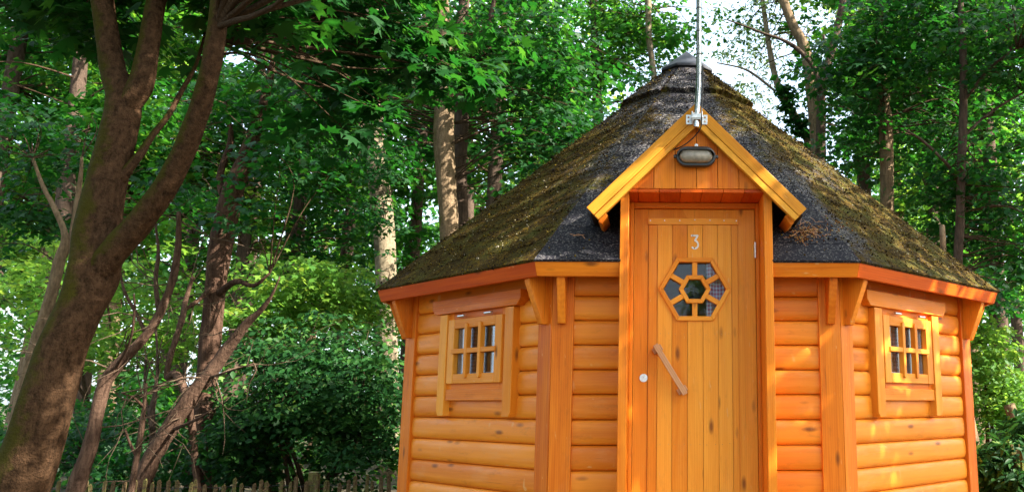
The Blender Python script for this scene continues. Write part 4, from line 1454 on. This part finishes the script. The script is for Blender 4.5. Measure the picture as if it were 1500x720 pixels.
# ---- 11. right side trunks
px_tree('maple_tree', 'straight brown trunk rising behind the right slope of the roof', 'tree',
    [[(1300, 320, 11, 20), (1299, 250, 11, 20), (1297, 190, 11, 20), (1293, 120, 11, 18), (1290, 50, 11, 15), (1286, -40, 11, 12), (1284, -160, 11, 7)]],
    BARK_B, sides=18, moss=.25, rough=.035,
    crown=[B(1260, 110, 10.6, 70, 80, .9, 60, .40, 32), B(1330, 50, 10.8, 90, 90, 1.2, 90, .42, 32), B(1250, 210, 11.4, 50, 50, .8, 26, .4, 30), B(1370, 190, 11.5, 70, 70, 1.0, 40, .42, 30)],
    tpl=STAR, size=.135, thr=.4)
px_tree('maple_tree', 'thin dark trunk with spreading side branches at the right, above the roof end', 'tree',
    [[(1403, 400, 9.6, 13), (1406, 330, 9.6, 13), (1408, 250, 9.6, 13), (1411, 170, 9.6, 12), (1411, 90, 9.6, 11), (1408, 20, 9.6, 9), (1405, -80, 9.6, 6)],
     [(1403, 262, 9.6, 5), (1385, 238, 9.5, 5), (1350, 205, 9.4, 4), (1325, 190, 9.3, 3)],
     [(1411, 150, 9.6, 5), (1450, 100, 9.4, 4), (1490, 70, 9.2, 3)],
     [(1411, 200, 9.6, 5), (1450, 165, 9.7, 4), (1500, 135, 9.8, 3)]],
    BARK_D, sides=12,
    crown=[B(1450, 60, 9.6, 90, 90, 1.2, 90, .40, 32), B(1440, 260, 10, 90, 90, 1.2, 80, .4, 32), ((4.5, 9.5, 8.0), (2.4, 2.2, .9), 50, .5, 32), ((6.5, 8.5, 6.0), (1.6, 2.0, 1.4), 70, .5, 32), B(1480, 380, 10, 60, 70, .9, 44, .38, 30), B(1400, 330, 10.2, 50, 60, .6, 24, .38, 28)],  # off-frame leaves in metres, added to darken the wood below
    tpl=STAR, size=.13, thr=.4)
px_tree('crooked_tree', 'short brown trunk half hidden by the right corner of the cabin', 'tree',
    [[(1446, 720, 8.6, 17), (1436, 680, 8.6, 16), (1426, 640, 8.6, 15), (1415, 590, 8.6, 14), (1400, 520, 8.6, 13), (1385, 420, 8.6, 11), (1380, 330, 8.7, 8)]],
    BARK_B, sides=14, crown=[B(1440, 430, 9.0, 60, 40, .5, 24, .34, 28)], tpl=STAR, size=.12)

# ---- shrubs
def shrub(name, label, blobs_, tpl, size, mat, stems=6, thr=.3, group=None, tilt=.7):
    c = blobs_[0][0]
    base = Vector((c[0], c[1], 0))
    root = thing(name, label, 'shrub', base, 0, group)
    cl = sprays(blobs_, thr, random.randint(0, 99), 1.6)
    segs = []
    anchors = []
    for k in range(stems):
        a = base + Vector((random.uniform(-.15, .15), random.uniform(-.15, .15), -.02))
        q = Vector(random.choice(cl)[:3])
        P_ = [a, a.lerp(q, .5) + Vector((0, 0, .15)), a.lerp(q, .92)]
        segs.append(bark_tube(P_, [.028, .02, .010], 8, k, .06))
        anchors += smooth(P_, 5)
    trunk_mesh('stem', root, base, segs, TWIGM)
    crown_mesh('foliage', root, base, cl, tpl, size, mat, twigs_to(cl, anchors, .3, .006), tilt, .3)
    return root
shrub('evergreen_shrub', 'large dark evergreen shrub filling the space left of the cabin', 
      [B(450, 590, 8.6, 130, 110, 1.0, 210, .26, 56), B(540, 620, 8.4, 70, 110, .8, 80, .26, 40), B(390, 660, 8.2, 80, 60, .7, 60, .25, 40), B(470, 520, 8.9, 100, 70, .9, 80, .26, 40)], OVAL, .066, LEAF_DARK)
shrub('leafy_shrub', 'bright green bush arching over the top of the dark evergreen shrub',
      [B(430, 430, 10.2, 120, 60, 1.0, 80, .32, 40), B(520, 440, 10.4, 80, 60, .9, 50, .3, 36), B(380, 500, 10.2, 60, 60, .8, 30, .3, 36)], STAR, .11, LEAF_BRIGHT)
shrub('sunlit_shrub', 'yellow-green sunlit shrub beside the right corner of the cabin',
      [B(1455, 560, 9.6, 48, 75, .7, 90, .2, 44), B(1440, 500, 9.9, 40, 40, .5, 30, .2, 40), B(1490, 600, 9.4, 40, 50, .5, 36, .2, 40)], OVAL, .062, LEAF_BRIGHT)
shrub('leafy_shrub', 'leafy green shrub between the leaning trunks at the lower left',
      [B(330, 640, 9.6, 90, 60, .9, 70, .28, 38), B(250, 590, 10, 90, 80, .9, 60, .28, 36)], STAR, .10, LEAF_FAR)
shrub('leafy_shrub', 'yellow-green bush glowing behind the big foreground trunk',
      [B(200, 470, 10.5, 120, 90, 1.2, 100, .3, 40), B(60, 440, 10.5, 90, 110, 1.2, 80, .3, 40)], STAR, .105, LEAF_BRIGHT)
shrub('low_shrub', 'dark low shrub at the foot of the fence at lower left',
      [B(120, 650, 8.6, 120, 60, .8, 90, .26, 38), B(200, 690, 8.0, 70, 40, .5, 40, .22, 34)], STAR, .09, LEAF)
shrub('leafy_shrub', 'dark blue-green plants behind the fence at the lower right',
      [B(1490, 690, 7.6, 60, 45, .5, 60, .18, 30), B(1530, 640, 8.0, 60, 40, .5, 40, .2, 30)], LANCE, .12, LEAF_DARK)

# cut log stub leaning in the sunlit shrub
st_ = thing('log_stub', 'pale cut trunk piece leaning in the sunlit shrub at the right edge', 'log', Vector((W(1490, 624, 9.0).x, 9.0, 0)))
P_, r_ = px_path([(1500, 700, 9.0, 17), (1494, 645, 9.0, 17), (1488, 620, 9.0, 17), (1478, 592, 9.0, 16)])
trunk_mesh('trunk', st_, st_.location, [bark_tube(P_, r_, 16, 5, .05)], BARK_B)

# ---- fences of split pales
def pale_mesh(h, w):
    mb = MB()
    mb.prism([(-w / 2, -.05), (w / 2, -.05), (w * .46, h - .045), (w * .1, h), (-w * .46, h - .03)], (0, .006, 0), (1, 0, 0), (0, 0, 1), (0, -1, 0), .016, 'v')
    return mb
def fence(label, p0, p1, n, htop, post_at):
    root = thing('picket_fence', label, 'fence', p0)
    d = p1 - p0
    protos = []
    for k in range(5):
        mb = pale_mesh(1.0, random.uniform(.026, .036))
        o = mb.build('pale', FENCEM, root, bevel=.002)
        a = o.data.attributes.new('mo', 'FLOAT', 'POINT'); a.data.foreach_set('value', [random.uniform(.1, .6)] * len(o.data.vertices))
        protos.append(o)
    for k in range(n):
        q = protos[k] if k < 5 else protos[k % 5].copy()
        if k >= 5:
            COL.objects.link(q); q.parent = root
        hh = htop(k / (n - 1)) * random.uniform(.90, 1.04)
        q.location = d * (k / (n - 1)) + Vector((0, random.uniform(-.01, .01), 0))
        q.rotation_euler = (random.uniform(-.03, .03), random.uniform(-.07, .07), math.atan2(d.y, d.x) + random.uniform(-.2, .2))
        q.scale = (1, 1, hh)
    for f_ in post_at:
        mb = MB()
        mb.prism([(-.04, -.05), (.04, -.05), (.04, 1), (-.04, 1)], (0, .07, 0), (1, 0, 0), (0, 0, 1), (0, -1, 0), .07, 'v')
        o = mb.build('post', FENCEM, root, bevel=.004)
        a = o.data.attributes.new('mo', 'FLOAT', 'POINT'); a.data.foreach_set('value', [.5] * len(o.data.vertices))
        o.location = d * f_ + Vector((0, .03, 0)); o.scale = (1, 1, htop(f_) * 1.05)
    for zf in (.86, .35):
        mb = MB()
        pts = [d * (k / 30) + Vector((0, .016 * math.sin(k * 2.1), htop(k / 30) * zf + .006 * math.sin(k * 1.7))) for k in range(31)]
        mb.tube(pts, .0022, 5)
        mb.build('wire', RUBBER, root, bevel=0)
    return root
g0, g1 = W(70, 700, 7.2), W(588, 690, 7.6)
g0.z = 0; g1.z = 0
def top_at(py, d): return W(700, py, d).z
fence('weathered grey picket fence running left of the cabin along the bottom edge', g0, g1, 40,
      lambda q: top_at(703 - 8 * q, 7.2 + .4 * q), (.735, .06))
h0, h1 = W(1436, 660, 8.4), W(1560, 675, 6.6)
h0.z = 0; h1.z = 0
fence('brown picket fence in the plants at the lower right corner', h0, h1, 20,
      lambda q: top_at(652 + 10 * q, 8.4 - 1.8 * q), (.5,))

# ---- trees deeper in the wood (copies of three built ones)
def wood_tree(kind, H, cw, label, leafmat):
    base = Vector((0, 0, 0))
    root = thing('woodland_tree', label, 'tree', base, 0, 'trees deep in the wood')
    lean = Vector((random.uniform(-.6, .6), random.uniform(-.3, .3), 0))
    tp = [Vector((0, 0, -.1)), Vector((0, 0, H * .25)) + lean * .3, Vector((0, 0, H * .5)) + lean * .5, Vector((0, 0, H * .75)) + lean * 1.2, Vector((0, 0, H)) + lean]
    rr = [.17, .14, .12, .08, .02]
    segs = [bark_tube(tp, rr, 10, kind, .05)]
    trunk_mesh('trunk', root, base, segs, (BARK_D, BARK_D, BARK_B)[kind])
    bl = []
    for k in range(9):
        z = H * random.uniform(.22, .98)
        a = random.uniform(0, 6.28); rr_ = cw * random.uniform(.2, .75) * (1 - .3 * z / H)
        bl.append(((math.cos(a) * rr_, math.sin(a) * rr_, z), (cw * .5, cw * .5, H * .10), 22, .50, 38))
    cl = sprays(bl, .46, kind * 7 + 1, 1.0)
    crown_mesh('crown', root, base, cl, DIA, .155, leafmat, twigs_to(cl, smooth(tp, 6)[6:], .35, .018, 4), .6, .3)
    return root
protos = [wood_tree(0, 12.5, 2.6, 'slim tree standing deep in the wood behind the cabin', LEAF_FAR),
          wood_tree(1, 14.0, 3.0, 'slim tree standing deep in the wood behind the cabin', LEAF),
          wood_tree(2, 10.5, 2.4, 'slim tree standing deep in the wood behind the cabin', LEAF_BRIGHT)]
spots = []
def far(px, d, k, s=1.0): spots.append((W(px, 600, d).x, d, k, s))
for px, d, k, s in [(-60, 13, 1, .95), (60, 12.5, 0, .9), (160, 15, 2, 1), (255, 18, 0, 1), (420, 17, 0, .95), (590, 18, 0, .95), (335, 15.5, 1, .85), (350, 24, 0, 1.2), (480, 21, 1, 1.1), (560, 27, 0, 1.1), (230, 22, 1, 1.1), (410, 28, 1, 1.2),
                    (700, 15, 1, 1), (790, 19, 2, 1.1), (880, 17, 0, 1), (1290, 16, 1, 1.0), (1380, 14, 0, .95), (1470, 13, 1, .95), (1540, 15, 0, 1.0),
                    (20, 19, 2, 1.1), (120, 23, 0, 1.1), (680, 25, 0, 1.2), (840, 27, 2, 1.2),
                    (1330, 22, 2, 1.1), (1430, 20, 2, 1.1), (1500, 26, 0, 1.2), (-100, 20, 0, 1.1), (-20, 28, 1, 1.2), (440, 33, 2, 1.2)]:
    far(px, d, k, s)
for px, d, k, sc_ in [(-9, -9, 0, .9), (-5.5, -11, 1, .9), (5.5, -10, 1, .9), (-1.8, -14, 0, .8), (2.2, -15, 2, .8), (-5.2, -2.5, 1, .8), (-7.2, .8, 0, .9), (8.5, -8, 2, 1), (-12, -4, 1, 1), (-10.5, 1.5, 2, 1), (11.5, -2.5, 0, .9)]:
    spots.append((px, d, k, sc_))  # unseen trees added to darken reflections and block low sky light
used = set()
for x, y, k, s in spots:
    if k in used: o = copy_tree(protos[k])
    else:
        o = protos[k]; used.add(k)
    o.location = (x, y, 0); o.rotation_euler = (0, 0, random.uniform(0, 6.28)); o.scale = (s, s, s)
    if y < 4:
        tag(o, 'unseen leafy tree added beside and behind the camera to block sky light', group='unseen trees added around the clearing')
    else:
        adj = ('slim green tree', 'slim dark-leaved tree', 'slim yellow-green tree')[k]
        q = x / y
        tag(o, adj + (' deep in the wood left of the cabin' if q < -.36 else ' deep in the wood above the left roof slope' if q < .05 else ' deep in the wood right of the cabin'), group='trees deep in the wood')

# ---- shade trees added out of frame, right of the camera, to dapple the cabin
def added_shade_tree(label, base, H, blobs_, leafmat=LEAF):
    base = Vector(base)
    root = thing('added_shade_tree', label, 'tree', base)
    tp = [base + Vector((0, 0, -.1)), base + Vector((.1, 0, H * .3)), base + Vector((-.1, .1, H * .6)), base + Vector((0, 0, H))]
    trunk_mesh('trunk', root, base, [bark_tube(tp, [.2, .16, .12, .04], 14, 3, .05)], BARK_B)
    cl = sprays(blobs_, .40, 5, .9)
    crown_mesh('crown', root, base, cl, DIA, .17, leafmat, twigs_to(cl, smooth(tp, 6)[6:], .3, .016, 4))
SUN = Vector((.74, -.25, .62)).normalized()
CC = Vector((.0, 5.2, 1.8))
SH = [((.05, -.1, -.55), 6.5, (1.9, 1.9, .9), 66), ((-2.3, .6, .3), 8.5, (1.7, 1.9, 1.2), 50), ((1.5, .2, -1.0), 7.2, (1.1, 1.1, .6), 40), ((3.6, 4.4, 1.9), 6.5, (2.4, 2.4, 1.6), 125)]
for i, (off, dist, rad, n) in enumerate(SH):
    c = CC + Vector(off) + SUN * dist
    added_shade_tree(('unseen tall tree with dense leaves, added right of the camera to shade the cabin front', 'unseen broad tree, added to dapple the left of the cabin', 'unseen thin-leaved tree, added right of the clearing to shade the right wall', 'unseen leafy tree, added beyond the cabin right wall to darken the trees there')[i],
               (c.x, c.y, 0), c.z + .6, [(tuple(c), rad, n, .5, 36)])

# ---- undergrowth and far wood, masses nobody could count
cl = []
for k in range(420):
    d = random.uniform(7.8, 24) 
    x = random.uniform(-.86, .45) * d
    if abs(x) < 2.6 and d < 10.5: continue
    cl.append((x, d, random.uniform(.05, .75) + .018 * d, random.uniform(.3, .6), 46, .22, 0, 0))
ug = crown_mesh('undergrowth', None, (0, 0, 0), cl, STAR, .12, LEAF_FAR, (), .7, .3)
tag(ug, 'low green undergrowth covering the ground between the trunks', 'undergrowth', kind='stuff')
cl = []
for k in range(1250):
    d = random.uniform(30, 46)
    x = random.uniform(-.95, .55) * d
    q = x / d
    hmax = 11.0 if not (.03 < q < .17) else 5.0
    z = hmax * random.random() ** .8
    cl.append((x, d, z, random.uniform(.9, 1.6), 40, .35, 0, 0))
fw = crown_mesh('distant_wood', None, (0, 0, 0), cl, DIA, .34, LEAF_FAR, (), .8, .3)
tag(fw, 'far mass of green leaves closing the view between the trunks', 'woodland', kind='stuff')

# ---- ground
N = 60
xs_ = np.concatenate([np.linspace(-400, -30, 8), np.linspace(-28, 28, 57), np.linspace(30, 400, 8)])
ys_ = np.concatenate([np.linspace(-300, -12, 6), np.linspace(-10, 50, 61), np.linspace(60, 600, 8)])
XX, YY = np.meshgrid(xs_, ys_)
ZZ = (fbm(np.c_[XX.ravel() * .3, YY.ravel() * .3, 0 * XX.ravel()], 2, 3) - .5) * .12
nx = len(xs_)
ii = np.arange(len(ys_) - 1)[:, None] * nx + np.arange(nx - 1)[None]
fq = np.stack([ii, ii + 1, ii + 1 + nx, ii + nx], -1).reshape(-1, 4)
me = npmesh('ground', np.c_[XX.ravel(), YY.ravel(), ZZ], fq)
me.materials.append(GROUND)
me.polygons.foreach_set('use_smooth', [True] * len(me.polygons))
g = link(bpy.data.objects.new('ground', me))
g['kind'] = 'structure'

# ================================================================ LIGHT
el = math.asin(SUN.z); rotz = math.atan2(SUN.x, SUN.y)
w = bpy.data.worlds.new('World')
scene.world = w
w.use_nodes = True
nt = w.node_tree
bg = nt.nodes['Background']
sky = nt.nodes.new('ShaderNodeTexSky')
sky.sky_type = 'NISHITA'
sky.sun_disc = False
sky.sun_elevation = el
sky.sun_rotation = rotz
sky.dust_density = 4.0
tcw = nt.nodes.new('ShaderNodeTexCoord')
nzw = nt.nodes.new('ShaderNodeTexNoise')
nzw.inputs['Scale'].default_value = 2.2; nzw.inputs['Detail'].default_value = 6
nt.links.new(tcw.outputs['Generated'], nzw.inputs['Vector'])
rpw = nt.nodes.new('ShaderNodeValToRGB')
rpw.color_ramp.elements[0].position = .38; rpw.color_ramp.elements[0].color = (.15, .15, .15, 1)
rpw.color_ramp.elements[1].position = .62; rpw.color_ramp.elements[1].color = (.85, .85, .85, 1)
nt.links.new(nzw.outputs['Fac'], rpw.inputs[0])
mxw = nt.nodes.new('ShaderNodeMix'); mxw.data_type = 'RGBA'
nt.links.new(rpw.outputs[0], mxw.inputs[0])
nt.links.new(sky.outputs[0], mxw.inputs[6])
mxw.inputs[7].default_value = (3.1, 3.6, 3.95, 1)      # thin bright cloud, added to whiten the sky and lift the fill
nt.links.new(mxw.outputs[2], bg.inputs[0])
bg.inputs[1].default_value = .15
sl = bpy.data.lights.new('sun', 'SUN')
sl.energy = 5.0
sl.angle = R(.5)
sl.color = (1.0, .93, .82)
so = link(bpy.data.objects.new('sun', sl))
so.rotation_euler = (-SUN).to_track_quat('-Z', 'Y').to_euler()
so.location = SUN * 40

scene.view_settings.view_transform = 'Standard'
scene.view_settings.look = 'None'
scene.view_settings.exposure = 2.25
scene.view_settings.gamma = 1
scene.cycles.max_bounces = 8
scene.cycles.diffuse_bounces = 4
scene.cycles.transmission_bounces = 6
scene.cycles.transparent_max_bounces = 8
scene.cycles.use_denoising = True
scene.cycles.sample_clamp_indirect = 6
